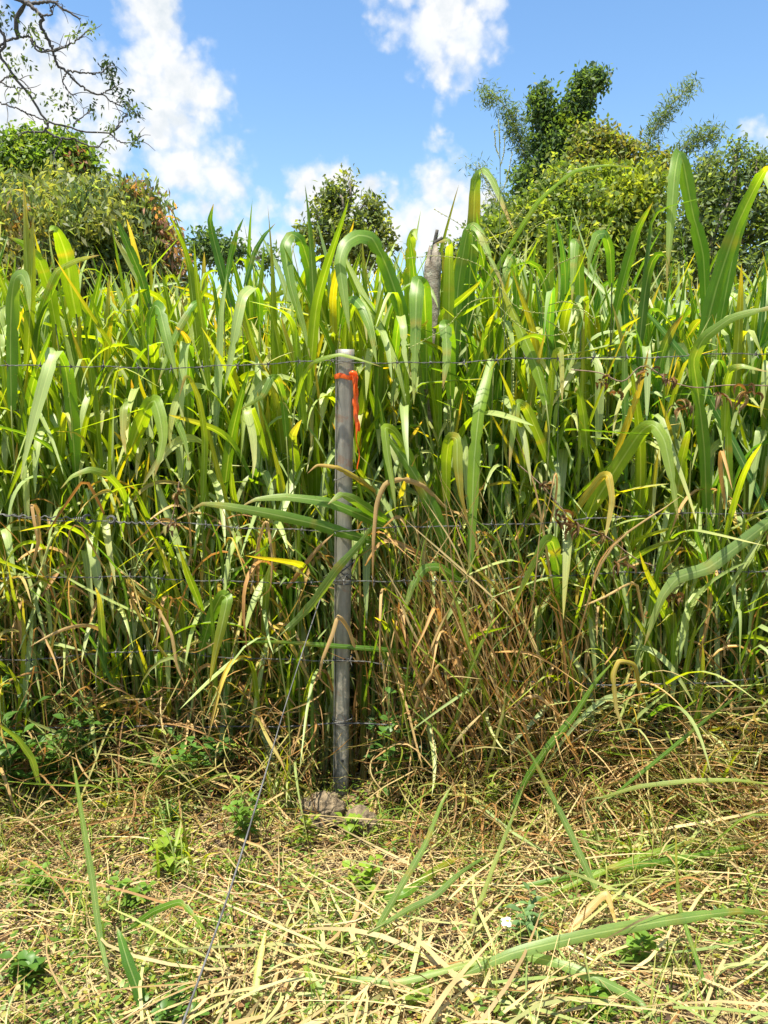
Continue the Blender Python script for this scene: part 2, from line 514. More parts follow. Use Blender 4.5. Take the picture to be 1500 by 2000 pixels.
def blade_width(n, W, k=13, base=.45, p=.75):
    s = np.linspace(0, 1, k)[None, :]
    prof = (base + (1 - base) * np.clip(s / .3, 0, 1) ** .8) * np.clip(1 - ((s - .35) / .65).clip(0) ** 1.7, 0, 1) ** p
    prof[:, -1] = .02
    return W[:, None] * prof

def blade_cols(base, tip, amt, k=13, pw=3.0):
    s = np.linspace(0, 1, k)[None, :, None]
    f = (amt[:, None, None] * s ** pw).clip(0, 1)
    return base[:, None] * (1 - f) + tip[:, None] * f

def keep_clear(P, allow_front=3.05):
    "thin out blades that would hang in front of the steel post, the wooden post or the rocks"
    px, py = proj(P); Y = P[..., 1]
    a = ((np.abs(px - 672) < 34) & (py > 640) & (py < 1600) & (Y < 3.12)).any(1)
    b = ((px > 820) & (px < 866) & (py > 440) & (py < 545) & (Y < 3.35)).any(1)
    c = (Y < 2.2).any(1)
    d = (P[..., 2] < .01).any(1)
    return ~(a | b | c)

def tussocks():
    pts = []
    def zone(x0, x1, y0, y1, step):
        for y in np.arange(y0, y1, step):
            for x in np.arange(x0, x1, step):
                pts.append((x + random.uniform(-.45, .45) * step, y + random.uniform(-.45, .45) * step, random.uniform(.8, 1.15)))
    zone(-3.0, 3.0, 3.30, 4.3, .15)
    zone(-3.8, 3.8, 4.3, 6.2, .23)
    zone(-5.0, 5.0, 6.2, 9.5, .40)
    return np.array(pts)

TUS = tussocks()
def build_hedge():
    leaves, stems, dry = Buf(), Buf(), Buf()
    per = np.where(TUS[:, 1] < 4.3, 4, np.where(TUS[:, 1] < 6.2, 4, 5))
    idx = np.repeat(np.arange(len(TUS)), per)
    n = len(idx)
    bx = TUS[idx, 0] + rng.normal(0, .05, n); by = TUS[idx, 1] + rng.normal(0, .05, n)
    by = np.maximum(by, 3.16)
    # height: ragged front, tall body; gentle swell along the hedge
    H = rng.normal(1.62, .18, n) + .06 * np.sin(bx * 2.2 + 1) + .05 * np.sin(bx * 5.1)
    H = H - .28 * np.exp(-((by - 3.16) / .22) ** 2) * rng.uniform(.3, 1.3, n)
    H = np.where(by > 4.3, H - .04, H)
    H = np.clip(H, .8, 1.82)
    az = rng.uniform(0, 2 * math.pi, n)
    lean = np.abs(rng.normal(0, .13, n))
    k = 9
    s = np.linspace(0, 1, k)[None, :]
    off = (lean * H)[:, None] * s ** 1.6
    P = np.stack([bx[:, None] + off * np.sin(az)[:, None], by[:, None] + off * np.cos(az)[:, None] * .7, gz(bx, by)[:, None] - .02 + H[:, None] * s], -1)
    P[..., 1] = np.maximum(P[..., 1], 3.12)
    rad = rng.uniform(.0028, .0048, n)[:, None] * (1 - .55 * s)
    sc_low = pick([c_(.22, .21, .05), c_(.30, .24, .09), c_(.13, .17, .04), c_(.36, .27, .12)], n)
    sc_top = pick([c_(.13, .20, .035), c_(.10, .17, .04)], n)
    f = np.clip(s * 2.2 - .3, 0, 1)[..., None]
    tubes(stems, P, rad, sc_low[:, None] * (1 - f) + sc_top[:, None] * f, 4)
    # leaves on the culms
    nl = 8
    for j in range(nl):
        fr = rng.uniform(.40, .98, n) if j < nl - 2 else rng.uniform(.82, 1.0, n)
        if j == nl - 1: fr = np.full(n, .985)
        kk = fr * (k - 1); i0 = np.clip(kk.astype(int), 0, k - 2); ff = (kk - i0)[:, None]
        P0 = P[np.arange(n), i0] * (1 - ff) + P[np.arange(n), i0 + 1] * ff
        a = rng.uniform(0, 2 * math.pi, n)
        front = rng.random(n) < .42                        # leaves of the edge lean out to the light
        a = np.where(front & (by < 3.8), rng.normal(math.pi, .8, n), a)
        zz = P0[:, 2]
        L = rng.uniform(.38, .78, n) * (1 - .12 * (zz < .9))
        W = rng.uniform(.021, .045, n) * np.where(rng.random(n) < .25, .6, 1)
        th0 = np.abs(rng.normal(.18, .13, n)) + .04
        droop = rng.random(n)
        th1 = np.where(droop < .48, rng.uniform(.15, .8, n), np.where(droop < .66, rng.uniform(1.2, 2.2, n), rng.uniform(2.5, 3.1, n)))
        if j == nl - 1:
            th0 = th0 * .6
            L = np.minimum(L * .85, 2.42 - zz)
        bp, bs = blade_curves(n, P0, a, th0, th1, L, k=17)
        ok = keep_clear(bp)
        if j % 2 == 0: ok &= ~((by > 6.2) & (zz < 1.1))
        base = pick(GREEN + [LIME * .9, GREEN[0], LIME * .8, GREEN[4]], n)
        right = (bx > .35) & (rng.random(n) < .55)
        base = np.where(right[:, None], pick([BLUE, BLUE * 1.15, GREEN[3]], n), base)
        yel = rng.random(n) < .09
        base = np.where(yel[:, None], pick([LIME, c_(.30, .29, .025), c_(.24, .28, .03)], n), base)
        tipc = pick([YELL, BROWN, TAN, YELL], n)
        C = blade_cols(base, tipc, np.where(rng.random(n) < .4, rng.uniform(.3, 1.3, n), 0), pw=4, k=17)
        Wd = blade_width(n, W, k=17)
        ribbons(leaves, bp[ok], bs[ok], Wd[ok], C[ok])
    for (m, y0, y1, z0, z1) in ((3900, 3.3, 3.75, .55, 1.45), (5600, 3.7, 5.0, .9, 1.78)):
        x = rng.uniform(-3.0, 3.0, m) * (1 if y1 < 4 else 1.2); y = rng.uniform(y0, y1, m)
        P0 = np.stack([x, y, rng.uniform(z0, z1, m)], -1)
        r_ = rng.random(m)
        bp, bs = blade_curves(m, P0, np.where(rng.random(m) < .6, rng.normal(math.pi, 1.0, m), rng.uniform(0, 6.283, m)), np.abs(rng.normal(.08, .16, m)), np.where(r_ < .42, rng.uniform(.1, .7, m), rng.uniform(2.3, 3.1, m)), rng.uniform(.35, .78, m), k=17)
        ok = keep_clear(bp) & (bp[:, :, 2].max(1) < 2.33)
        base = pick(GREEN + [LIME * .9, GREEN[2]], m)
        right = (x > .5) & (rng.random(m) < .45)
        base = np.where(right[:, None], pick([BLUE, GREEN[1]], m), base)
        ribbons(leaves, bp[ok], bs[ok], blade_width(m, rng.uniform(.022, .050, m), k=17)[ok], blade_cols(base, pick([YELL, TAN, LIME], m), np.where(rng.random(m) < .3, 1.0, 0.), k=17, pw=4)[ok])
    # withered lower leaves hanging from the culms
    for j in range(3):
        sel = rng.random(n) < np.where(by < 3.7, .95, .3)
        m = sel.sum()
        fr = rng.uniform(.08, .62, m)
        kk = fr * (k - 1); i0 = np.clip(kk.astype(int), 0, k - 2); ff = (kk - i0)[:, None]
        Q = P[sel]
        P0 = Q[np.arange(m), i0] * (1 - ff) + Q[np.arange(m), i0 + 1] * ff
        a = np.where(rng.random(m) < .5, rng.normal(math.pi, .8, m), rng.uniform(0, 6.283, m))
        L = rng.uniform(.15, .5, m); W = rng.uniform(.004, .016, m)
        th0 = rng.uniform(.3, 1.2, m); th1 = rng.uniform(1.9, 3.4, m)
        bp, bs = blade_curves(m, P0, a, th0, th1, L, fold=rng.uniform(.1, .5, m), twist=rng.normal(0, 3.0, m), wob=.15)
        ok = keep_clear(bp) & ((P0[:, 2] < .95) | (rng.random(m) < .25))
        base = pick([BROWN, TAN, BROWN * .7, STRAW * .8, YELL * .8, c_(.25, .13, .05)], m)
        C = blade_cols(base, pick([TAN, BROWN], m), np.full(m, .6))
        ribbons(dry, bp[ok], bs[ok], blade_width(m, W)[ok], C[ok], keel=.35)
    # fine upright basal shoots of the front rows
    m = 7500
    x = rng.uniform(-2.9, 2.9, m); y = 3.14 + rng.exponential(.33, m); y = np.minimum(y, 5.2)
    P0 = np.stack([x, y, gz(x, y) - .01], -1)
    a = rng.uniform(0, 6.283, m); L = rng.uniform(.45, 1.35, m); W = rng.uniform(.005, .018, m)
    bp, bs = blade_curves(m, P0, a, np.abs(rng.normal(0, .13, m)), rng.uniform(.1, 1.2, m), L, fold=rng.uniform(.6, .95, m), twist=rng.normal(0, 1.2, m))
    ok = keep_clear(bp)
    g = rng.random(m) < .62
    W = np.where(g, W * 1.9, W)
    base = np.where(g[:, None], pick(GREEN + [BLUE], m), pick([BROWN, TAN, c_(.28, .22, .06), c_(.22, .2, .05)], m))
    C = base[:, None] * np.ones((m, 13, 1))
    low = pick([c_(.32, .24, .09), c_(.2, .2, .05)], m)
    f = np.clip(1 - np.linspace(0, 1, 13) * 2.2, 0, 1)[None, :, None]
    C = C * (1 - f) + low[:, None] * f
    ribbons(leaves, bp[ok & g], bs[ok & g], blade_width(m, W, base=.8)[ok & g], C[ok & g])
    ribbons(dry, bp[ok & ~g], bs[ok & ~g], blade_width(m, W * .7, base=.8)[ok & ~g], C[ok & ~g])
    # dead tangle at the foot of the front rows: curls, broken stalks
    m = 6000
    x = rng.uniform(-2.9, 2.9, m); y = rng.normal(3.22, .15, m).clip(2.9, 3.8)
    z = gz(x, y) + rng.exponential(.22, m).clip(0, .8) * np.where(y < 3.05, .5, 1)
    P0 = np.stack([x, y, z], -1)
    a = rng.uniform(0, 6.283, m); L = rng.uniform(.12, .55, m); W = rng.uniform(.002, .009, m)
    bp, bs = blade_curves(m, P0, a, rng.uniform(.2, 2.3, m), rng.uniform(.8, 2.8, m), L, fold=rng.uniform(.2, .8, m), twist=rng.normal(0, 3, m), wob=.25)
    ok = keep_clear(bp) | ((rng.random(m) < .12))
    bp[..., 2] = np.maximum(bp[..., 2], gz(bp[..., 0], bp[..., 1]) + .004)
    base = pick([BROWN, TAN, BROWN * .6, TAN * 1.1, c_(.22, .12, .05), c_(.3, .22, .08), c_(.2, .21, .05)], m)
    C = blade_cols(base, pick([TAN, BROWN], m), np.full(m, .5))
    ribbons(dry, bp[ok], bs[ok], blade_width(m, W, base=.8)[ok], C[ok], keel=.3)
    m = 620
    x = rng.uniform(-2.9, 2.9, m); y = rng.uniform(2.95, 3.3, m)
    P0 = np.stack([x, y, gz(x, y) + rng.uniform(.12, 1.15, m)], -1)
    bp, bs = blade_curves(m, P0, rng.uniform(0, 6.283, m), rng.uniform(.1, 1.3, m), rng.uniform(2.0, 3.3, m), rng.uniform(.18, .5, m), fold=rng.uniform(.15, .6, m), twist=rng.normal(0, 2.2, m), wob=.12)
    ok = keep_clear(bp)
    base = pick([TAN, BROWN * 1.1, c_(.48, .30, .12), YELL, TAN * 1.1, c_(.4, .36, .1)], m)
    ribbons(dry, bp[ok], bs[ok], blade_width(m, rng.uniform(.008, .019, m), base=.6)[ok], blade_cols(base, pick([TAN, BROWN], m), np.full(m, .8))[ok], keel=.45)
    m = 330
    x = rng.uniform(-2.9, 2.9, m); y = rng.uniform(3.0, 3.35, m)
    P0 = np.stack([x, y, gz(x, y) + rng.uniform(.1, 1.0, m)], -1)
    bp, bs = blade_curves(m, P0, rng.uniform(0, 6.283, m), rng.uniform(.3, 1.2, m), rng.uniform(.8, 2.6, m), rng.uniform(.3, .75, m), twist=rng.normal(0, 1.0, m), wob=.08)
    ok = keep_clear(bp)
    base = pick(GREEN + [LIME, BLUE], m)
    ribbons(leaves, bp[ok], bs[ok], blade_width(m, rng.uniform(.012, .032, m))[ok], blade_cols(base, pick([YELL, TAN], m), rng.uniform(0, .9, m))[ok])
    m = 1500
    x = np.where(rng.random(m) < .7, rng.uniform(.55, 2.9, m), rng.uniform(-2.9, -.2, m)); y = rng.uniform(3.0, 3.5, m)
    P0 = np.stack([x, y, gz(x, y) + rng.uniform(.0, .75, m)], -1)
    bp, bs = blade_curves(m, P0, rng.uniform(0, 6.283, m), np.abs(rng.normal(.15, .3, m)), np.where(rng.random(m) < .6, rng.uniform(.1, .9, m), rng.uniform(1.6, 2.9, m)), rng.uniform(.3, .75, m), twist=rng.normal(0, .9, m), wob=.06)
    ok = keep_clear(bp)
    base = pick(GREEN + [LIME, LIME * .8, BLUE], m)
    ribbons(leaves, bp[ok], bs[ok], blade_width(m, rng.uniform(.010, .032, m))[ok], blade_cols(base, pick([YELL, TAN, LIME], m), rng.uniform(0, .8, m))[ok])
    # the sheaf of dead stalks leaning out right of the steel post
    m = 620
    q = rng.random(m) ** 1.2
    bx = .08 + .66 * q + rng.normal(0, .09, m); by = rng.uniform(2.85, 3.3, m)
    P0 = np.stack([bx, by, gz(bx, by) + rng.uniform(0, .55, m)], -1)
    a = np.where(rng.random(m) < .65, rng.normal(-1.45, .5, m), rng.uniform(0, 6.28, m))
    bp, bs = blade_curves(m, P0, a, rng.uniform(.1, .6, m), rng.uniform(.4, 1.1, m), rng.uniform(.4, 1.05, m), fold=rng.uniform(.3, .9, m), twist=rng.normal(0, 1.5, m), wob=.1)
    bp[..., 1] = np.maximum(bp[..., 1], 2.80)
    ok = keep_clear(bp)
    base = pick([BROWN, BROWN * 1.1, TAN, c_(.44, .31, .14), TAN, STRAW * .8, c_(.25, .26, .07), GREEN[2], GREEN[4]], m)
    ribbons(dry, bp[ok], bs[ok], blade_width(m, rng.uniform(.004, .014, m), base=.8)[ok], blade_cols(base, base * .8, np.full(m, .5))[ok])
    # flattened straw at the right, behind the lowest wires
    m = 900
    x = rng.uniform(.45, 2.6, m); y = rng.uniform(2.95, 3.5, m)
    P0 = np.stack([x, y, gz(x, y) + rng.uniform(.02, .34, m)], -1)
    a = np.where(rng.random(m) < .6, rng.normal(-1.5, .35, m), rng.normal(1.5, .4, m))
    bp, bs = blade_curves(m, P0, a, rng.uniform(1.0, 1.6, m), rng.uniform(1.3, 1.9, m), rng.uniform(.25, .8, m), twist=rng.normal(0, 1.5, m), wob=.1)
    bp[..., 2] = np.maximum(bp[..., 2], gz(bp[..., 0], bp[..., 1]) + .004)
    base = pick([STRAW, TAN, c_(.38, .36, .14), c_(.30, .33, .10), STRAW * .8], m)
    ribbons(dry, bp, bs, blade_width(m, rng.uniform(.003, .011, m), base=.9), blade_cols(base, base * .85, np.full(m, .5)))
    for (m, right) in ((2600, 0), (2600, 1)):
        x = rng.uniform(-2.9, 2.9, m) if not right else rng.uniform(.15, 2.9, m)
        depth_ = rng.exponential(.17 + .12 * right, m)
        y = 3.12 - depth_
        ok0 = y > 2.3
        zt = gz(x, y) + rng.uniform(0, 1, m) * np.exp(-depth_ / .28) * (.40 + .04 * right)
        P0 = np.stack([x, y, zt], -1)
        a = rng.uniform(0, 6.283, m)
        bp, bs = blade_curves(m, P0, a, rng.uniform(.6, 1.8, m), rng.uniform(1.2, 2.3, m), rng.uniform(.12, .6, m), twist=rng.normal(0, 2, m), wob=.2)
        bp[..., 2] = np.maximum(bp[..., 2], gz(bp[..., 0], bp[..., 1]) + .004)
        ok = keep_clear(bp) & ok0
        gr_ = rng.random(m) < .28
        base = np.where(gr_[:, None], pick([LIME * .9, GREEN[2], GREEN[4], c_(.26, .30, .07)], m), pick([TAN, BROWN, STRAW * .8, c_(.38, .33, .12), BROWN * .7, c_(.3, .28, .09)], m))
        ribbons(dry, bp[ok], bs[ok], blade_width(m, rng.uniform(.002, .009, m), base=.8)[ok], blade_cols(base, base * .85, np.full(m, .5))[ok], keel=.3)
    # green tufts rooted on the verge side of the fence
    for q in range(46):
        cx = random.uniform(-2.9, 2.9); cy = 3.05 - abs(random.gauss(0, .28)) ** 1.0
        if abs(cx + .15) < .28 and cy > 2.7: continue
        m = random.randint(10, 26)
        P0 = np.stack([rng.normal(cx, .035, m), rng.normal(cy, .03, m), np.zeros(m)], -1); P0[:, 2] = gz(P0[:, 0], P0[:, 1]) - .005
        bp, bs = blade_curves(m, P0, rng.uniform(0, 6.283, m), rng.uniform(.05, .6, m), rng.uniform(.5, 2.2, m), rng.uniform(.12, .42, m) * (1.2 if cy > 2.9 else .7), twist=rng.normal(0, .8, m))
        ok = (P0[:, 1] > 2.2)
        base = pick([GREEN[2], GREEN[4], LIME, c_(.24, .3, .06), GREEN[0]], m)
        ribbons(leaves, bp[ok], bs[ok], blade_width(m, rng.uniform(.003, .012, m), base=.7)[ok], blade_cols(base, pick([TAN, YELL], m), rng.uniform(0, .8, m))[ok])
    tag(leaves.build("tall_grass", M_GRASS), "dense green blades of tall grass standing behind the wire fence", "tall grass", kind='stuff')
    tag(stems.build("grass_stems", M_STEM), "thin upright stems inside the tall grass behind the fence", "grass stems", kind='stuff')
    tag(dry.build("dry_grass", M_DRY), "tangle of brown withered grass at the foot of the green hedge", "dry grass", kind='stuff')
build_hedge()

# ------------------------------------------------------------------ cut straw and low green on the verge
def build_verge():
    st = Buf(); gr = Buf()
    def lay(buf, m, x0, x1, y0, y1, L, W, cols, zmax, th=(1.2, 1.65), k=7, azm=None, azs=.6):
        x = rng.uniform(x0, x1, m); y = rng.uniform(y0, y1, m)
        z = gz(x, y) + rng.uniform(0, 1, m) ** 2 * zmax
        P0 = np.stack([x, y, z], -1)
        a = rng.uniform(0, 6.283, m) if azm is None else np.where(rng.random(m) < .7, rng.normal(azm, azs, m) + math.pi * rng.integers(0, 2, m), rng.uniform(0, 6.283, m))
        t0 = rng.uniform(th[0], th[1], m); t1 = t0 + rng.uniform(0, .5, m)
        bp, bs = blade_curves(m, P0, a, t0, t1, rng.uniform(*L, m), k=k, twist=rng.normal(0, 1.2, m), wob=.12)
        bp[..., 2] = np.maximum(bp[..., 2], gz(bp[..., 0], bp[..., 1]) + .003 + rng.uniform(0, .012, (m, 1)))
        ok = ~(((np.abs(bp[..., 0] + .13) < .20) & (np.abs(bp[..., 1] - 3.0) < .12)).any(1))
        base = pick(cols, m) * K
        flat_ribbons(buf, bp[ok], bs[ok], (blade_width(m, rng.uniform(*W, m), k=k, base=.85))[ok], blade_cols(base, base * .85, np.full(m, .5), k=k)[ok])
    K = .80
    S1 = [STRAW, STRAW * 1.15, TAN, c_(.60, .44, .24), c_(.50, .42, .19), STRAW, STRAW * .8, BROWN, c_(.64, .52, .30)]
    lay(st, 42000, -3.2, 3.2, 1.0, 3.2, (.02, .11), (.0015, .005), S1 + [BROWN, c_(.26, .2, .08), BROWN * .8], .025, k=5)
    lay(st, 9000, -3.2, 3.2, 1.0, 3.15, (.10, .42), (.0015, .006), S1, .05, azm=1.45, azs=.8)
    lay(st, 520, -3.2, 3.2, 1.0, 2.75, (.2, .7), (.003, .010), S1 + [c_(.34, .38, .12)], .07, azm=1.5, azs=.5)
    lay(st, 700, .1, 3.2, 1.2, 2.9, (.3, .85), (.003, .012), [c_(.45, .46, .18), c_(.33, .38, .12), c_(.25, .33, .10), STRAW, STRAW], .10, azm=1.45, azs=.28)
    lay(st, 350, -.6, .3, 1.3, 2.1, (.25, .6), (.006, .016), [STRAW, c_(.48, .46, .2), TAN], .08, azm=.3, azs=.4)
    m = 2600
    x = rng.uniform(-3.2, 3.2, m); y = rng.uniform(1.2, 3.2, m)
    P0 = np.stack([x, y, gz(x, y) + rng.uniform(.004, .03, m)], -1)
    bp, bs = blade_curves(m, P0, rng.uniform(0, 6.283, m), rng.uniform(1.1, 1.7, m), rng.uniform(1.3, 2.4, m), rng.uniform(.02, .07, m), k=5, twist=rng.normal(0, 1, m))
    bp[..., 2] = np.maximum(bp[..., 2], gz(bp[..., 0], bp[..., 1]) + .004)
    bc = pick([c_(.10, .06, .03), c_(.18, .10, .05), c_(.07, .045, .03), c_(.26, .15, .08)], m)
    flat_ribbons(st, bp, bs, rng.uniform(.008, .022, m)[:, None] * np.array([.3, .9, 1, .7, .1])[None], np.repeat(bc[:, None], 5, 1))
    tag(st.build("cut_straw", M_STRAW), "pale cut grass and straw lying over the verge in front of the fence", "straw", kind='stuff')
    # tiny green leaves of creeping plants
    m = 19000
    cx = rng.normal(-.5, 1.3, 420); cy = rng.uniform(1.1, 3.15, 420)
    sel = rng.integers(0, 420, m)
    wgt = rng.random(m)
    x = cx[sel] + rng.normal(0, .07, m); y = cy[sel] + rng.normal(0, .07, m)
    P0 = np.stack([x, y, gz(x, y) + rng.uniform(.012, .075, m)], -1)
    a = rng.uniform(0, 6.283, m); th = rng.uniform(.9, 1.6, m)
    bp, bs = blade_curves(m, P0, a, th, th + .3, rng.uniform(.010, .028, m), k=4, twist=rng.normal(0, .4, m))
    Wd = rng.uniform(.006, .015, m)[:, None] * np.array([.3, 1, .8, .05])[None, :]
    base = pick([c_(.13, .22, .03), c_(.09, .18, .03), c_(.19, .26, .035), c_(.28, .28, .05)], m)
    flat_ribbons(gr, bp, bs, Wd, np.repeat(base[:, None], 4, 1))
    # fine green sprouts
    m = 6000
    cx = rng.uniform(-3.2, 3.2, 300); cy = rng.uniform(1.2, 3.1, 300)
    sel = rng.integers(0, 300, m)
    x = cx[sel] + rng.normal(0, .05, m); y = cy[sel] + rng.normal(0, .05, m)
    P0 = np.stack([x, y, gz(x, y)], -1)
    bp, bs = blade_curves(m, P0, rng.uniform(0, 6.283, m), np.abs(rng.normal(.2, .3, m)), rng.uniform(.5, 2.0, m), rng.uniform(.04, .20, m), k=7)
    base = pick([c_(.16, .26, .03), c_(.13, .22, .04), c_(.26, .32, .05), c_(.35, .36, .1)], m)
    flat_ribbons(gr, bp, bs, blade_width(m, rng.uniform(.002, .006, m), k=7, base=.8), blade_cols(base, base, np.zeros(m), k=7))
    tag(gr.build("ground_cover", M_WEED), "tiny green creeping leaves and sprouts scattered through the straw", "ground cover", kind='stuff')
build_verge()

# ------------------------------------------------------------------ traced grass shoots that stand out
def shoot(label, wpx, pts, col='g', tip=None, stem=True, keel=.16, nz=.25, group="single grass leaves that stand out of the hedge", cat="grass leaf", name="grass_leaf", m=None, foot=None, pw=3.0):
    """one leaf following (photo x, photo y, distance); its stem runs on down to the ground"""
    P = np.array([at(*p) for p in pts])
    k = 44
    C = spline(P, k)
    ls = np.concatenate([[0], np.cumsum(np.linalg.norm(np.diff(P, axis=0), axis=1))]); lt = np.linspace(0, ls[-1], k)
    C = .45 * C + .55 * np.stack([np.interp(lt, ls, P[:, i]) for i in range(3)], 1)
    cols = {'g': c_(.09, .205, .02), 'd': c_(.06, .155, .024), 'l': c_(.17, .28, .018), 'b': c_(.17, .27, .085), 'y': c_(.38, .31, .04),
            'p': c_(.28, .35, .11), 't': TAN, 'r': BROWN, 's': STRAW}  # the pale key, used as a tip, paints sun brightness into hanging leaf ends
    base = cols[col]
    tp = cols[tip] if tip else base * c_(1.15, 1.1, 1)
    s = np.linspace(0, 1, k)[:, None]
    cc = base * (1 - s ** pw) + tp * s ** pw
    T = norm(np.gradient(C, axis=0))
    N = norm(np.array([[random.uniform(-.25, .25), -1.0, nz]]) + 0 * C)
    S = norm(np.cross(T, N))
    # keep the side vector continuous through the fold
    for i in range(1, k):
        if S[i].dot(S[i - 1]) < 0: S[i] = -S[i]
    S = -S
    for _ in range(2):
        S[1:-1] = norm(S[:-2] + S[1:-1] * 2 + S[2:])
    Ym = np.mean([p[2] for p in pts])
    Wm = 1.0 * wpx * Ym / FPX
    prof = (.62 + .38 * np.clip(s / .25, 0, 1)) * np.clip(1 - ((s - .45) / .55).clip(0) ** 1.9, 0, 1) ** .8
    prof[-1] = .03
    hr = np.random.default_rng(sum(map(ord, label)) + int(wpx * 10))
    ss = s[:, 0]
    prof[:, 0] *= 1 + .05 * np.sin(ss * hr.uniform(18, 34) + hr.uniform(0, 6)) + hr.normal(0, .025, k)
    nt = hr.integers(0, 3)
    for _ in range(nt):                                   # small tears in the margin
        prof[hr.integers(k // 3, k - 4), 0] *= hr.uniform(.55, .8)
    tw = hr.normal(0, .35) * ss + .12 * np.sin(ss * hr.uniform(5, 11) + hr.uniform(0, 6))
    Nn = np.cross(S, T)
    S = norm(S * np.cos(tw)[:, None] + Nn * np.sin(tw)[:, None])
    tipb = np.clip((ss - hr.uniform(.86, .97)) / .05, 0, 1)[:, None]
    cc = cc * (1 - tipb * .8) + c_(.30, .19, .07) * tipb * .8
    for _ in range(hr.integers(0, 4)):
        bl = np.exp(-((ss - hr.uniform(.3, .95)) / hr.uniform(.008, .03)) ** 2)[:, None] * hr.uniform(.25, .7)
        cc = cc * (1 - bl) + c_(.36, .27, .06) * bl
    org = np.array([C[0][0], C[0][1], float(gz(C[0][0], C[0][1]))])
    if foot is not None: org = np.array([foot[0], foot[1], float(gz(*foot))])
    if stem:
        t = empty("grass_shoot", org, label, cat, group)
        sb = Buf()
        d0 = norm(C[1] - C[0])
        mid = (org + C[0]) / 2 + np.array([0, .02, 0]) - d0 * .0
        sp = spline([org - [0, 0, .02], mid, C[0] - d0 * .05, C[0] + d0 * .015], 12)
        tube1(sb, sp - org, np.linspace(.0042, .0028, 12), c_(.15, .18, .045), 6)
        sb.build("stem", M_STEM, t)
        lb = Buf()
        ribbons(lb, (C - org)[None], S[None], (Wm * prof[:, 0])[None], cc[None], keel)
        lb.build("leaf", m or M_GRASS, t)
        return t
    lb = Buf()
    ribbons(lb, C[None], S[None], (Wm * prof[:, 0])[None], cc[None], keel)
    o = lb.build(name, m or M_GRASS, origin=C[0])
    return tag(o, label, cat, group)

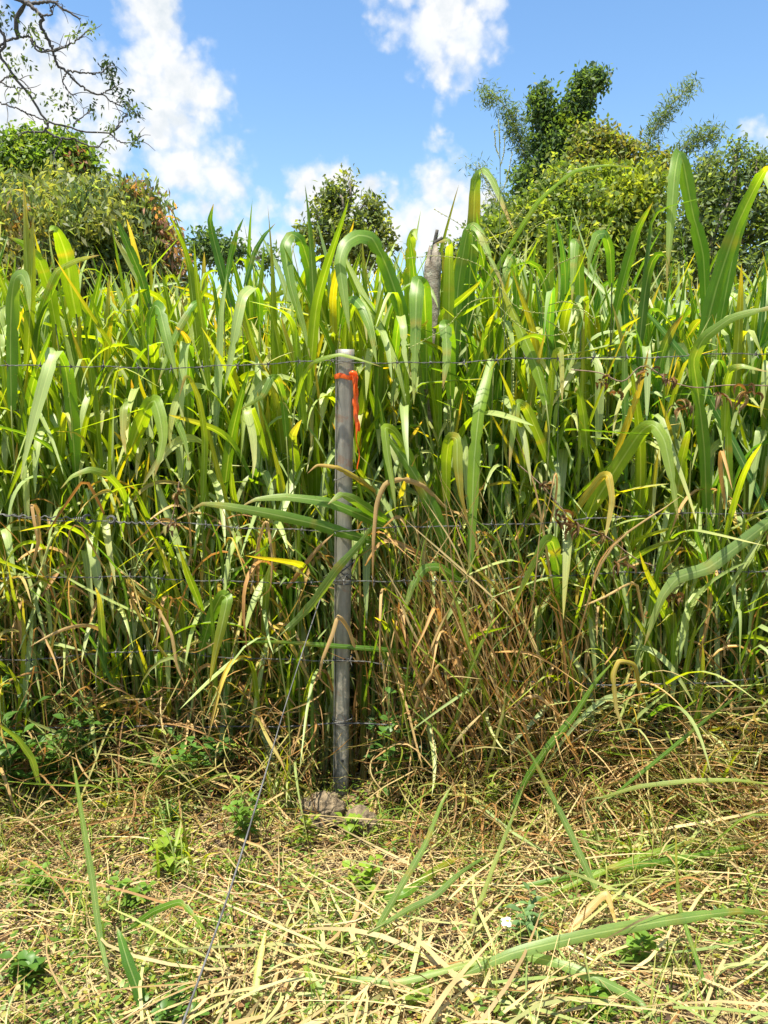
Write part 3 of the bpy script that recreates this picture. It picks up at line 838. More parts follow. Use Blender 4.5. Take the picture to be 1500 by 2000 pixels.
H = [
 ("tall green leaf folded into a hook against the cloud, pale tip hanging right", 25, [(905, 770, 3.5), (914, 600, 3.42), (925, 430, 3.34), (928, 350, 3.28), (942, 328, 3.22), (962, 348, 3.16), (985, 405, 3.1), (1004, 452, 3.06)], 'd', 'p'),
 ("green leaf beside the tall hooked one, creased over with long pale tip", 21, [(885, 740, 3.35), (895, 560, 3.3), (912, 455, 3.25), (922, 438, 3.2), (938, 452, 3.15), (958, 505, 3.1), (985, 560, 3.06)], 'g', 'p'),
 ("slender yellow-green leaf arching in a wide bow above the hedge", 9, [(925, 600, 3.3), (985, 500, 3.25), (1050, 395, 3.2), (1120, 335, 3.15), (1180, 323, 3.1), (1238, 326, 3.06)], 'l', None),
 ("upright leaf folded straight down with wide pale hanging half before the right trees", 25, [(1380, 640, 3.35), (1374, 500, 3.3), (1352, 410, 3.26), (1335, 320, 3.22), (1326, 299, 3.19), (1318, 340, 3.15), (1310, 440, 3.12), (1302, 550, 3.1)], 'g', 'p'),
 ("broad dark green leaf at the right edge rising diagonally above the hedge", 31, [(1365, 700, 3.2), (1400, 560, 3.15), (1440, 440, 3.1), (1478, 360, 3.05), (1500, 325, 3.0), (1530, 330, 2.95)], 'g', 'l'),
 ("narrower green leaf just inside the broad one at the right edge", 24, [(1405, 640, 3.25), (1436, 480, 3.2), (1465, 385, 3.17), (1490, 335, 3.12), (1515, 400, 3.05)], 'g', 'l'),
 ("long pale leaf hanging across the top wire at the far left", 30, [(150, 960, 3.2), (140, 820, 3.12), (128, 720, 3.05), (108, 686, 2.96), (92, 735, 2.9), (68, 820, 2.87), (40, 935, 2.85)], 'g', 'p'),
 ("wide pale leaf folded double just below the top wire, third metre left", 29, [(248, 900, 3.15), (272, 830, 3.08), (290, 790, 3.0), (302, 783, 2.95), (312, 815, 2.92), (317, 860, 2.9), (302, 930, 2.88)], 'l', 'p'),
 ("short cream tipped leaf hanging left of the folded double one", 18, [(250, 880, 3.15), (246, 820, 3.08), (243, 785, 3.0), (240, 800, 2.96), (240, 850, 2.94), (246, 888, 2.93)], 'g', 's'),
 ("small pale leaf with its tip bent right beside the folded double leaf", 17, [(300, 900, 3.2), (325, 840, 3.12), (335, 815, 3.06), (345, 825, 3.0), (360, 860, 2.97), (370, 905, 2.95)], 'g', 'p'),
 ("yellowing leaf with brown tip hanging midway between left edge and steel post", 17, [(520, 900, 3.15), (505, 840, 3.08), (490, 800, 3.02), (484, 805, 2.97), (494, 850, 2.94), (497, 900, 2.92), (493, 935, 2.9)], 'l', 's'),
 ("pale looping leaf drooping in front of the central far tree", 22, [(612, 640, 3.4), (606, 530, 3.35), (588, 470, 3.3), (570, 457, 3.25), (556, 480, 3.2), (568, 560, 3.16), (592, 640, 3.14), (606, 700, 3.12)], 'g', 'p'),
 ("very broad green leaf leaning left and folding into a thin pale arch", 29, [(800, 680, 3.3), (786, 610, 3.25), (755, 520, 3.2), (728, 466, 3.14), (700, 459, 3.1), (675, 475, 3.06), (663, 510, 3.03), (672, 580, 3.0), (683, 650, 2.98)], 'g', 'p'),
 ("widest pale leaf hanging dead straight down right of the steel post top", 27, [(834, 760, 3.3), (832, 640, 3.22), (828, 560, 3.12), (818, 546, 3.05), (813, 580, 3.0), (811, 680, 2.97), (808, 790, 2.94)], 'g', 'p'),
 ("pale leaf with pointed tip hanging left of the wooden stake over the top wire", 25, [(880, 780, 3.2), (878, 690, 3.14), (874, 640, 3.05), (870, 634, 3.0), (873, 690, 2.96), (865, 758, 2.94)], 'g', 'p'),
 ("short pale leaf with curled point between steel post and widest leaf", 17, [(770, 720, 3.25), (776, 650, 3.15), (782, 618, 3.06), (788, 640, 3.0), (790, 690, 2.97), (800, 735, 2.95)], 'g', 'p'),
 ("pale leaf curving down over the steel post's top right", 17, [(664, 640, 3.25), (676, 590, 3.18), (690, 583, 3.1), (706, 600, 3.04), (722, 640, 3.0), (736, 710, 2.97)], 'g', 'p'),
 ("large arched green leaf, pale on its downward half, right of the middle wire", 29, [(1110, 1070, 3.15), (1150, 1000, 3.08), (1210, 905, 3.0), (1250, 845, 2.93), (1275, 828, 2.88), (1298, 860, 2.85), (1314, 940, 2.82), (1325, 1015, 2.8)], 'l', 'p'),
 ("broad upright yellow-green leaf with blunt tip behind the large arched leaf", 23, [(1300, 1120, 3.2), (1318, 1000, 3.15), (1332, 900, 3.1), (1345, 845, 3.05), (1350, 836, 3.0), (1354, 850, 2.98)], 'l', None),
 ("long pale ribbon leaf sweeping to the right edge below the top of the hedge", 24, [(1380, 1000, 3.1), (1376, 880, 3.05), (1364, 770, 3.0), (1355, 705, 2.95), (1375, 660, 2.9), (1430, 620, 2.85), (1500, 602, 2.8), (1560, 600, 2.75)], 'g', 'p'),
 ("long straight dark green leaf slanting down to the right edge", 15, [(1520, 1040, 3.05), (1440, 880, 3.1), (1360, 730, 3.15), (1290, 640, 3.2), (1215, 560, 3.25)], 'd', 'g'),
 ("pale leaf folded at the level between top and middle wire, right centre", 19, [(1090, 960, 3.15), (1060, 870, 3.08), (1030, 800, 3.02), (1012, 786, 2.97), (1004, 830, 2.93), (994, 915, 2.9)], 'l', 'p'),
 ("small cream leaf hooked over the top wire on the right", 14, [(1070, 840, 3.1), (1078, 740, 3.05), (1086, 690, 3.0), (1094, 684, 2.97), (1097, 720, 2.95), (1098, 786, 2.94)], 'l', 's'),
 ("bright cream-green leaf pointing down left below the middle wire", 25, [(1100, 1210, 3.05), (1092, 1120, 2.98), (1080, 1060, 2.9), (1066, 1058, 2.86), (1040, 1110, 2.83), (1015, 1160, 2.81), (993, 1205, 2.8)], 'g', 'p'),
 ("big pale leaf bending down in two kinks at the right below the middle wire", 27, [(1540, 990, 3.0), (1450, 1060, 2.95), (1385, 1108, 2.9), (1325, 1128, 2.86), (1295, 1165, 2.83), (1270, 1230, 2.82), (1258, 1262, 2.81)], 'b', 'p'),
 ("wide striped leaf lying level across the steel post above the middle wire", 22, [(750, 1062, 3.08), (690, 1046, 2.98), (610, 1022, 2.9), (520, 1002, 2.85), (440, 988, 2.82), (395, 984, 2.8), (370, 1000, 2.8)], 'g', 'p'),
 ("upper leaf of the pair lying across the steel post above the middle wire", 20, [(770, 1040, 3.1), (710, 1008, 2.99), (640, 980, 2.92), (560, 970, 2.88), (500, 975, 2.86), (470, 990, 2.85)], 'g', 'p'),
 ("short twisted leaf end resting on the pair of level leaves", 20, [(760, 1020, 3.04), (725, 998, 2.96), (690, 975, 2.9), (665, 966, 2.88), (640, 985, 2.86)], 'g', 'p'),
 ("narrow leaf lying almost level across the lower steel post", 10, [(850, 1280, 3.1), (760, 1270, 2.99), (660, 1262, 2.94), (540, 1254, 2.9), (440, 1254, 2.88)], 'g', 'l'),
 ("yellow-green leaf with torn blunt top left of the thin stay cable", 22, [(390, 1280, 3.0), (410, 1210, 2.95), (432, 1163, 2.9), (444, 1170, 2.86), (434, 1220, 2.84), (420, 1280, 2.83), (409, 1335, 2.82)], 'g', 'y'),
 ("yellow and brown leaf folded over right of the hanging orange ribbon", 22, [(872, 980, 3.05), (872, 900, 3.0), (878, 856, 2.95), (892, 858, 2.91), (893, 910, 2.89), (900, 970, 2.88), (914, 1020, 2.87)], 'l', 'r'),
 ("pale green folded leaf hanging close right of the orange ribbon", 18, [(820, 960, 3.1), (800, 890, 3.04), (770, 842, 2.98), (752, 836, 2.93), (758, 890, 2.9), (768, 950, 2.88), (773, 1000, 2.87)], 'l', 'p'),
 ("long green leaf hanging broad and straight down to the middle wire", 24, [(960, 700, 3.15), (950, 740, 3.08), (936, 800, 3.0), (926, 900, 2.96), (922, 1000, 2.93), (918, 1140, 2.9)], 'l', 'g'),
 ("thin green leaf arched over a broken top at the left middle wire", 15, [(250, 1010, 3.1), (238, 960, 3.02), (210, 928, 2.96), (175, 917, 2.92), (140, 930, 2.9), (118, 955, 2.89)], 'l', 'p'),
 ("broad sunlit yellow-green leaf standing up with folded crest, left top", 33, [(150, 620, 3.4), (138, 560, 3.35), (130, 500, 3.3), (115, 458, 3.24), (104, 444, 3.2), (96, 452, 3.17)], 'l', None),
 ("bright leaf leaning out left of the folded crest leaf", 24, [(110, 640, 3.35), (95, 560, 3.3), (75, 505, 3.25), (45, 475, 3.2), (15, 462, 3.15)], 'l', None),
 ("yellow leaf curving right across the dark mango crown", 15, [(70, 660, 3.3), (85, 590, 3.25), (110, 530, 3.2), (150, 508, 3.15), (195, 498, 3.1)], 'l', 'y'),
 ("dark olive upright leaf with drooped pale tip at the left edge", 30, [(22, 800, 3.1), (20, 680, 3.05), (22, 590, 3.0), (28, 545, 2.96), (42, 535, 2.93), (53, 560, 2.9), (58, 610, 2.88)], 'g', 'p'),
 ("pointed dark leaf spearing up in front of the cloud left of centre", 16, [(452, 600, 3.4), (436, 540, 3.37), (418, 470, 3.35), (410, 430, 3.33), (417, 398, 3.3)], 'd', None),
 ("thin leaf with curved point right of the spearing dark leaf", 11, [(440, 560, 3.35), (450, 500, 3.33), (462, 455, 3.3), (476, 425, 3.27)], 'g', None),
 ("short sharp leaf leaning right over open sky left of the central tree", 11, [(478, 560, 3.35), (495, 495, 3.32), (515, 460, 3.28), (538, 436, 3.25)], 'd', None),
 ("dark leaf slanting left in front of the mango tree", 17, [(292, 600, 3.4), (275, 540, 3.37), (250, 480, 3.33), (224, 420, 3.3)], 'd', None),
 ("long pale-backed leaf swinging down left between mango and centre", 19, [(508, 640, 3.3), (506, 580, 3.22), (495, 562, 3.15), (474, 580, 3.08), (460, 640, 3.03), (448, 710, 3.0), (438, 760, 2.98)], 'g', 'p'),
 ("straight pale leaf crossing diagonally under the hedge top at left", 13, [(402, 640, 3.25), (392, 592, 3.15), (378, 594, 3.1), (350, 640, 3.05), (328, 690, 3.02), (308, 750, 3.0)], 'g', 'p'),
 ("whitish leaf with the sun on it hanging above the top wire at left", 22, [(290, 680, 3.25), (293, 620, 3.18), (302, 596, 3.1), (312, 605, 3.05), (325, 660, 3.0), (347, 745, 2.97)], 'g', 'p'),
 ("bright erect leaf with rounded fold left of the wooden stake", 22, [(798, 620, 3.4), (800, 540, 3.36), (802, 470, 3.3), (808, 450, 3.25), (815, 470, 3.2)], 'l', 'p'),
 ("yellow-green erect leaf with flat folded crest right of the wooden stake", 22, [(876, 720, 3.25), (877, 600, 3.2), (878, 500, 3.15), (880, 472, 3.1), (872, 468, 3.06), (850, 476, 3.03)], 'l', 'p'),
 ("tall pale fold standing alone above the hedge right of the seed stalk", 19, [(1134, 640, 3.3), (1132, 550, 3.25), (1130, 480, 3.2), (1124, 472, 3.15), (1121, 520, 3.11), (1117, 590, 3.08)], 'g', 'p'),
 ("broad leaf leaning over with its point toward the broad right tree", 20, [(1200, 620, 3.3), (1222, 530, 3.26), (1245, 450, 3.22), (1275, 395, 3.18)], 'g', 'l'),
 ("green leaf with round fold and pale tail below the broad right tree", 18, [(1195, 560, 3.3), (1192, 490, 3.25), (1182, 456, 3.2), (1166, 460, 3.15), (1155, 490, 3.12), (1148, 540, 3.1)], 'g', 'p'),
 ("yellow-green long leaf slanting from the seed stalk down to the top wire", 24, [(1068, 790, 3.05), (1050, 720, 3.08), (1020, 650, 3.12), (990, 580, 3.16), (975, 540, 3.2)], 'l', 'y'),
 ("long green leaf leaning right of the steel post toward the dead stalks", 26, [(890, 1130, 3.1), (850, 1000, 3.06), (800, 910, 3.03), (762, 860, 3.0), (748, 838, 2.98)], 'g', 'l'),
 ("green leaf end crossing the bottom of the steel post's upper half", 18, [(560, 1230, 2.9), (610, 1180, 2.88), (660, 1110, 2.86), (705, 1060, 2.87), (740, 1010, 2.9)], 'b', 'g'),
 ("arched green leaf low in front of the dead stalks", 17, [(905, 1140, 3.0), (860, 1108, 2.93), (830, 1110, 2.9), (805, 1145, 2.87), (788, 1200, 2.86)], 'g', 'p'),
 ("straight yellow leaf slanting beneath the large arched leaf on the right", 15, [(1110, 1020, 3.1), (1140, 975, 3.05), (1175, 930, 3.0), (1188, 930, 2.96), (1195, 980, 2.94), (1180, 1060, 2.93)], 'y', 's'),
 ("yellow-green leaf folded sharply in the middle of the right half", 20, [(1150, 900, 3.15), (1140, 810, 3.1), (1130, 756, 3.05), (1122, 765, 3.02)], 'l', None),
 ("upright slim yellow-green leaf near the right edge behind the wires", 17, [(1425, 980, 3.1), (1421, 880, 3.08), (1419, 800, 3.06), (1422, 755, 3.05)], 'l', None),
 ("pale leaf bending right near the right edge under the top wire", 16, [(1415, 860, 3.05), (1418, 760, 3.0), (1428, 722, 2.96), (1450, 714, 2.93), (1500, 726, 2.9)], 'l', 'p'),
 ("thin yellow-green leaf lying across the very top of the steel post", 9, [(575, 800, 3.05), (590, 740, 2.98), (612, 708, 2.93), (640, 697, 2.91), (665, 692, 2.90), (690, 698, 2.90), (715, 706, 2.90), (745, 716, 2.92)], 'l', 'p'),
 ("yellow-green leaf bent over left of the curled pale one under the top wire", 13, [(395, 1000, 3.1), (400, 860, 3.05), (388, 780, 3.0), (372, 740, 2.97), (362, 735, 2.95), (350, 775, 2.94)], 'l', 'y'),
 ("pale leaf end curled down left of the steel post under the top wire", 16, [(560, 860, 3.1), (552, 780, 3.05), (542, 742, 3.0), (530, 738, 2.96), (512, 775, 2.94), (470, 800, 2.93)], 'g', 'p'),
 ("pale flat leaf with straight edge hanging behind the top wire, left middle", 19, [(372, 800, 3.3), (370, 730, 3.2), (368, 678, 3.12), (362, 672, 3.08), (358, 720, 3.05), (355, 800, 3.03), (362, 835, 3.02)], 'g', 'p'),
 ("white-lit leaf hanging high between the hooked leaf and the seed stalk", 15, [(1010, 620, 3.4), (1008, 540, 3.35), (1000, 500, 3.3), (990, 520, 3.26), (975, 590, 3.22)], 'g', 'p'),
]
for h in H:
    shoot(h[0], h[1], h[2], h[3], h[4])

DRYG = "dead brown grass leaves in front of the hedge"
HD = [
 ("long tan dead leaf bent over and hanging right of the steel post", 15, [(870, 990, 3.1), (830, 950, 3.03), (790, 936, 2.96), (755, 945, 2.92), (738, 985, 2.9), (731, 1060, 2.88), (728, 1150, 2.88)], 't', 'r'),
 ("narrow dead leaf looped into a hairpin left of the steel post", 8, [(490, 1160, 3.0), (500, 1080, 2.95), (515, 1022, 2.9), (523, 1022, 2.89), (532, 1090, 2.88), (528, 1150, 2.88), (500, 1172, 2.9)], 't', 'r'),
 ("orange-brown curled dead leaf across the lower steel post", 12, [(700, 1290, 2.97), (680, 1230, 2.93), (660, 1204, 2.9), (648, 1240, 2.88), (628, 1290, 2.87), (624, 1325, 2.88), (650, 1350, 2.9)], 't', 'r'),
 ("brown dead leaf leaning up right toward the post at the middle wire", 13, [(560, 1150, 3.0), (590, 1110, 2.95), (620, 1070, 2.93), (652, 1042, 2.92)], 'r', 't'),
 ("dead leaf with two tan streamers hanging at the left on the middle wire", 13, [(60, 1110, 3.0), (74, 1050, 2.94), (72, 1000, 2.9), (64, 985, 2.88), (70, 1030, 2.86), (75, 1075, 2.86)], 't', 'r'),
 ("yellow-brown twisted leaf crossing the post above the level leaf pair", 15, [(735, 960, 3.05), (700, 935, 2.96), (660, 912, 2.9), (620, 908, 2.88), (600, 925, 2.87)], 'y', 'r'),
 ("dead leaf slanting down from the left to a brown point", 9, [(310, 1190, 2.95), (335, 1240, 2.93), (345, 1300, 2.92), (362, 1340, 2.91)], 't', 'r'),
 ("brown streaked leaf slanting under the fourth wire at left", 11, [(335, 1200, 3.0), (300, 1180, 2.95), (270, 1160, 2.92), (245, 1136, 2.9)], 'y', 'r'),
 ("orange spotted leaf slanting above the weeds at far left", 10, [(330, 1290, 2.98), (290, 1235, 2.94), (262, 1180, 2.92), (247, 1140, 2.9)], 'y', 'r'),
 ("peach coloured dead leaf curving over low at the right", 12, [(1105, 1440, 2.95), (1085, 1385, 2.9), (1050, 1358, 2.88), (1020, 1365, 2.86), (995, 1395, 2.85)], 't', 't'),
 ("tan leaf end hooked over the bright shoot at the right", 14, [(1250, 1350, 2.9), (1240, 1300, 2.87), (1210, 1292, 2.85), (1198, 1320, 2.84), (1205, 1390, 2.83), (1225, 1440, 2.82)], 'y', 's'),
 ("brown arched dead leaf right of the steel post foot", 9, [(800, 1420, 2.95), (825, 1345, 2.9), (860, 1295, 2.88), (895, 1285, 2.87), (905, 1330, 2.86)], 't', 'r'),
]
for h in HD:
    shoot(h[0], h[1] * .72, h[2], h[3], h[4], stem=False, group=DRYG, cat="dead leaf", name="dead_leaf", m=M_DRY, keel=.4)

def gp(px, py, h=0.0):
    "point on the ground seen at photo pixel, raised by h"
    d = ray(px, py); t = (CAM_H - h) / -d[2]
    return np.array([0, 0, CAM_H]) + d * t

def lying(label, wpx, pts, col='p', tip=None, group="cut stalks and leaves lying on the straw", name="fallen_leaf", cat="fallen leaf"):
    Q = [gp(x, y, h) for (x, y, h) in pts]
    for q in Q: q[2] += float(gz(q[0], q[1]))
    tr = [(float(px), float(py), q[1]) for (px, py), q in zip([(x, y) for x, y, _ in pts], Q)]
    return shoot(label, wpx, tr, col, tip, stem=False, group=group, name=name, cat=cat, nz=.9, keel=.2)

FG = [
 ("long blue-green leaf lying level across the straw at the right edge", 24, [(900, 1905, .05), (1000, 1862, .12), (1150, 1826, .16), (1300, 1798, .16), (1440, 1780, .13), (1530, 1790, .08)], 'b', 'g'),
 ("green leaf lying below the long level one and slanting down right", 22, [(1000, 1862, .06), (1080, 1878, .09), (1170, 1912, .08), (1250, 1955, .04), (1290, 2010, .02)], 'b', 'g'),
 ("pale green stalk lying bowed across the bottom middle", 14, [(600, 1905, .03), (700, 1914, .06), (780, 1917, .07), (870, 1895, .08), (1000, 1862, .08)], 'b', 'p'),
 ("green leaf lying at the bottom centre pointing down left", 20, [(640, 1960, .04), (600, 1900, .08), (590, 1885, .06)], 'l', 'p'),
 ("pale cut leaf at the bottom standing up between straw stalks", 16, [(495, 1960, .02), (505, 1880, .07), (520, 1815, .11)], 'p', 's'),
 ("slim leaf crossing the lower right corner from the left", 16, [(950, 1930, .02), (1000, 1965, .05), (1060, 2000, .04), (1100, 2040, .02)], 'b', 'p'),
 ("light green leaf lying flat along the straw above the level one", 12, [(980, 1740, .02), (1100, 1715, .06), (1250, 1690, .08), (1420, 1660, .08), (1540, 1640, .05)], 'g', 'l'),
 ("second light green leaf lying flat close above at the right", 12, [(1050, 1760, .02), (1180, 1700, .08), (1290, 1660, .1), (1400, 1630, .08)], 'l', 'p'),
 ("curved broad green leaf lying left of the tall fresh shoot", 16, [(730, 1760, .03), (790, 1745, .07), (850, 1700, .07), (900, 1672, .04)], 'g', 'y'),
 ("tan dead leaf bent like a knee in the straw at right", 16, [(1100, 1830, .03), (1150, 1775, .09), (1185, 1745, .13), (1200, 1790, .08), (1208, 1815, .05)], 't', 's'),
]
for h in FG:
    lying(*h)

FS = "fresh green shoots standing in the straw"
FSH = [
 ("tall fresh shoot standing in the straw right of the rocks, split into two blades", 13, [(712, 1872, 2.08), (745, 1800, 2.12), (790, 1720, 2.16), (830, 1650, 2.2), (862, 1570, 2.25), (886, 1528, 2.3)], 'b', 'l'),
 ("right hand blade springing from the tall fresh shoot", 12, [(745, 1808, 2.11), (800, 1775, 2.14), (850, 1750, 2.17), (900, 1705, 2.2), (960, 1665, 2.24)], 'b', 'g'),
 ("stout pale shoot slanting up left in the lower right", 13, [(1190, 1800, 2.3), (1165, 1740, 2.35), (1115, 1630, 2.42), (1070, 1540, 2.48), (1040, 1480, 2.52), (1010, 1440, 2.56)], 'b', 'g'),
 ("green shoot slanting up right across the lower hedge at centre right", 14, [(1000, 1580, 2.75), (1030, 1520, 2.78), (1070, 1460, 2.8), (1120, 1400, 2.82), (1165, 1330, 2.85), (1200, 1290, 2.87)], 'g', 'l'),
 ("long thin shoot rising to the right edge through the lower right", 8, [(1190, 1560, 2.6), (1290, 1480, 2.65), (1400, 1390, 2.7), (1540, 1290, 2.75)], 'g', 'b'),
 ("pale thin leaf arched flat to the right edge at the hedge foot", 9, [(1170, 1560, 2.6), (1250, 1536, 2.55), (1350, 1525, 2.5), (1440, 1524, 2.46), (1530, 1536, 2.43)], 'p', 'l'),
 ("thin bent shoot standing at the left of the straw with pale stalk", 13, [(210, 1900, 2.05), (195, 1830, 2.1), (180, 1720, 2.15), (160, 1600, 2.2), (148, 1520, 2.24), (140, 1478, 2.27)], 'b', 'l'),
 ("short broad leaf with a cut top standing at the lower left", 25, [(285, 1990, 1.93), (268, 1930, 1.95), (250, 1880, 1.97), (235, 1830, 2.0), (226, 1808, 2.02)], 'd', 'g'),
 ("low folded leaf bridging over the straw left of the cable", 14, [(250, 1815, 2.15), (300, 1780, 2.12), (350, 1762, 2.1), (380, 1790, 2.07), (408, 1828, 2.05)], 'g', 'l'),
 ("bent grass blade arching left at the left edge foot", 15, [(75, 1530, 2.85), (60, 1480, 2.8), (30, 1440, 2.76), (-10, 1410, 2.72)], 'b', 'l'),
 ("thin fresh shoot leaning left above the bottom edge at right", 9, [(1400, 1990, 1.95), (1370, 1900, 2.0), (1330, 1780, 2.1), (1322, 1700, 2.15), (1320, 1610, 2.2)], 'g', 'y'),
 ("stalk rising at centre right from the straw with bare tip", 9, [(912, 1830, 2.2), (935, 1770, 2.25), (965, 1690, 2.3), (1000, 1600, 2.38), (1025, 1530, 2.45)], 'p', 'g'),
]
for h in FSH:
    shoot(h[0], h[1], h[2], h[3], h[4], group=FS, cat="grass shoot", nz=.4)

# ------------------------------------------------------------------ wire fence
YF = 2.98
POST_TOP, POST_BOT = at(676, 682, YF), at(667, 1556, 3.10)
def build_post():
    ax = POST_TOP - POST_BOT
    t = empty("fence_post", POST_BOT, "grey metal pipe fence post standing in front of the tall grass", "fence post")
    Lp = np.linalg.norm(ax); d = ax / Lp
    # profile: round-cornered channel, flat lip down its left side
    r = .0305
    prof = []
    for a in np.linspace(-150, 150, 25):
        aa = R(a)
        x = r * math.copysign(abs(math.sin(aa)) ** .75, math.sin(aa)); y = -r * math.copysign(abs(math.cos(aa)) ** .8, math.cos(aa))
        prof.append((x, y))
    prof = [(p[0], p[1]) for p in prof]
    X = np.array([1., 0, 0]); X = norm(X - d * X.dot(d)); Yv = np.cross(d, X)
    b = Buf()
    zs = np.concatenate([[-.08], np.linspace(0, Lp, 60)])
    ring = []
    for z in zs:
        dent = 1 + .012 * math.sin(z * 9) + .01 * math.sin(z * 31)
        # slight crumple a third of the way down
        kk = math.exp(-((z - Lp * .78) / .02) ** 2) * .0 + math.exp(-((z - 1.28) / .015) ** 2) * -.05
        sc = (dent + kk) * (.9 + .1 * z / Lp)
        ring.append([d * z + X * p[0] * sc + Yv * p[1] * sc for p in prof])
    ring = np.array(ring)                     # outer
    inner = []
    for i, z in enumerate(zs):
        inner.append([d * z + (ring[i][j] - d * z) * .90 for j in range(len(prof))])
    inner = np.array(inner)
    k, m = ring.shape[:2]
    i = (np.arange(k - 1) * m)[:, None] + np.arange(m - 1)[None, :]
    F = np.stack([i, i + 1, i + m + 1, i + m], -1)
    b.add(ring, F, (.3, .3, .3))
    b.add(inner, F[..., ::-1], (.3, .3, .3))
    j = np.arange(m - 1)
    off = k * m
    top = (k - 1) * m
    b.f.append(np.stack([top + j, top + j + 1, off + top + j + 1, off + top + j], -1))
    b.build("pipe", M_POST, t)
    # flange down the left side
    fl = Buf()
    z0, z1 = 0.0, Lp - .004
    def slab(x0, x1, y0, y1):
        seg = np.linspace(z0, z1, 30)
        V = []
        for z in seg:
            w_ = .9 + .1 * z / Lp
            for (x, y) in ((x0, y0), (x1, y0), (x1, y1), (x0, y1)):
                V.append(d * z + X * x * w_ + Yv * y * w_)
        V = np.array(V)
        i_ = (np.arange(29) * 4)[:, None] + np.arange(4)[None, :]
        j_ = (np.arange(29) * 4)[:, None] + (np.arange(4)[None, :] + 1) % 4
        F_ = np.stack([i_, j_, j_ + 4, i_ + 4], -1).reshape(-1, 4)
        F_ = np.concatenate([F_, [[3, 2, 1, 0]], [[116, 117, 118, 119]]])
        fl.add(V, F_, (.3, .3, .3))
    slab(-.0375, -.0325, -.012, .02)
    fl.build("side_lip", M_POST, t, smooth=False)
    def onpost(z, ang, rr=1.0):
        a = R(ang)
        return d * z + (X * math.sin(a) + Yv * -math.cos(a)) * .034 * rr
    # wire ties and rubber band
    for (py, mt, th, rr, tilt) in ((705, M_WIRE, .0016, 1.06, .01), (1034, M_WIRE, .0014, 1.06, -.012), (1108, M_DARKWIRE, .0026, 1.12, .03), (1116, M_DARKWIRE, .0022, 1.1, -.03),
                                   (1137, M_DARKWIRE, .0016, 1.06, .0), (1288, M_DARKWIRE, .0036, 1.02, .006), (1410, M_WIRE, .0018, 1.05, .004), (1418, M_DARKWIRE, .0022, 1.05, .0), (925, M_WIRE, .0014, 1.06, .02)):
        z = at(670, py, YF + .05)[2] - POST_BOT[2]
        tb = Buf()
        tube1(tb, [onpost(z + tilt * math.sin(R(a)), a, rr + .12 * (abs(math.sin(R(a))) > .8)) for a in range(-180, 181, 15)], th, (.1, .1, .1), 6)
        if th > .002 and py < 1200:
            for q in range(3):
                p0 = onpost(z, -60 + 50 * q, 1.12)
                tube1(tb, [p0, p0 + [random.uniform(-.03, .03), -.012, random.uniform(-.03, .03)], p0 + [random.uniform(-.05, .02), -.004, random.uniform(-.05, .02)]], .0012, (.1, .1, .1), 5)
        tb.build("wire_tie", mt, t)
    # bolt hole near the foot
    z = at(667, 1480, YF + .1)[2] - POST_BOT[2]
    hb = Buf()
    c = onpost(z, 8, .93)
    for q in range(2):
        an = np.linspace(0, 2 * math.pi, 13)[:-1]
        rr = .0055 if q == 0 else .0032
        V = np.concatenate([[c + [0, -.0015 - .0003 * q, 0]], [c + [rr * math.cos(a), -.0012 - .0003 * q, rr * math.sin(a) * 1.1] for a in an]])
        F = [[0, 1 + (2 * i_) % 12, 1 + (2 * i_ + 1) % 12, 1 + (2 * i_ + 2) % 12] for i_ in range(6)]
        hb.add(V, F, (.1, .1, .1))
    hb.build("bolt_hole", M_CHAR, t)
    return d, X, Yv
PD, PX, PYV = build_post()

def post_pt(py, ang, rr):
    z = at(670, py, YF + .02)[2] - POST_BOT[2]
    a = R(ang)
    return POST_BOT + PD * z + (PX * math.sin(a) - PYV * math.cos(a)) * .034 * rr

def build_ribbon():
    o0 = post_pt(733, 0, 1)
    t = empty("marking_ribbon", o0, "bright orange plastic ribbon tied round the top of the grey post", "ribbon")
    b = Buf()
    angs = np.arange(-178, 181, 8)
    C = np.array([post_pt(733 + 2 * math.sin(R(a * 3)), a, 1.24 if abs(a) > 60 and a < 0 else 1.08) for a in angs])
    S = np.tile(np.array([0, 0, 1.]), (len(angs), 1)) + rng.normal(0, .08, (len(angs), 3))
    Wd = .0175 + .002 * np.sin(np.linspace(0, 20, len(angs)))
    ribbons(b, (C - o0)[None], norm(S)[None], Wd[None], np.full((1, len(angs), 3), .5), keel=.1)
    b.build("loop", M_TAPE, t)
    # knot
    kb = Buf()
    kc = at(689, 730, YF - .035)
    tube1(kb, spline([kc + [-.012, 0, 0] - o0, kc + [0, -.006, .004] - o0, kc + [.010, 0, -.003] - o0, kc + [.014, .004, -.015] - o0], 10), [.004, .006, .007, .0075, .008, .0075, .007, .006, .005, .004], (.5, .5, .5), 8)
    kb.build("knot", M_TAPE, t)
    for (pts, w0, seed) in (([(690, 726), (694, 760), (695, 790), (696, 815), (699, 842)], 11, 0), ([(692, 728), (691, 770), (694, 810), (695, 850), (700, 890), (697, 916)], 7, 1.3)):
        tb = Buf()
        P = spline([at(x, y, YF - .03 - .006 * seed + .004 * i_) for i_, (x, y) in enumerate(pts)], 30)
        s = np.linspace(0, 1, 30)
        ang = seed * .5 + .45 * np.sin(s * 8 + seed) + s * .5
        S = np.stack([np.cos(ang), -np.sin(ang), 0 * s], -1)
        P = P + np.stack([.002 * np.sin(s * 23 + seed), .003 * np.cos(s * 17), 0 * s], -1)
        Wd = (w0 * YF / FPX) * (1.0 + .2 * np.sin(s * 14 + seed)) * (1 - .2 * s)
        ribbons(tb, (P - o0)[None], S[None], Wd[None], np.full((1, 30, 3), .5), keel=.25)
        tb.build("tail", M_TAPE, t)
build_ribbon()

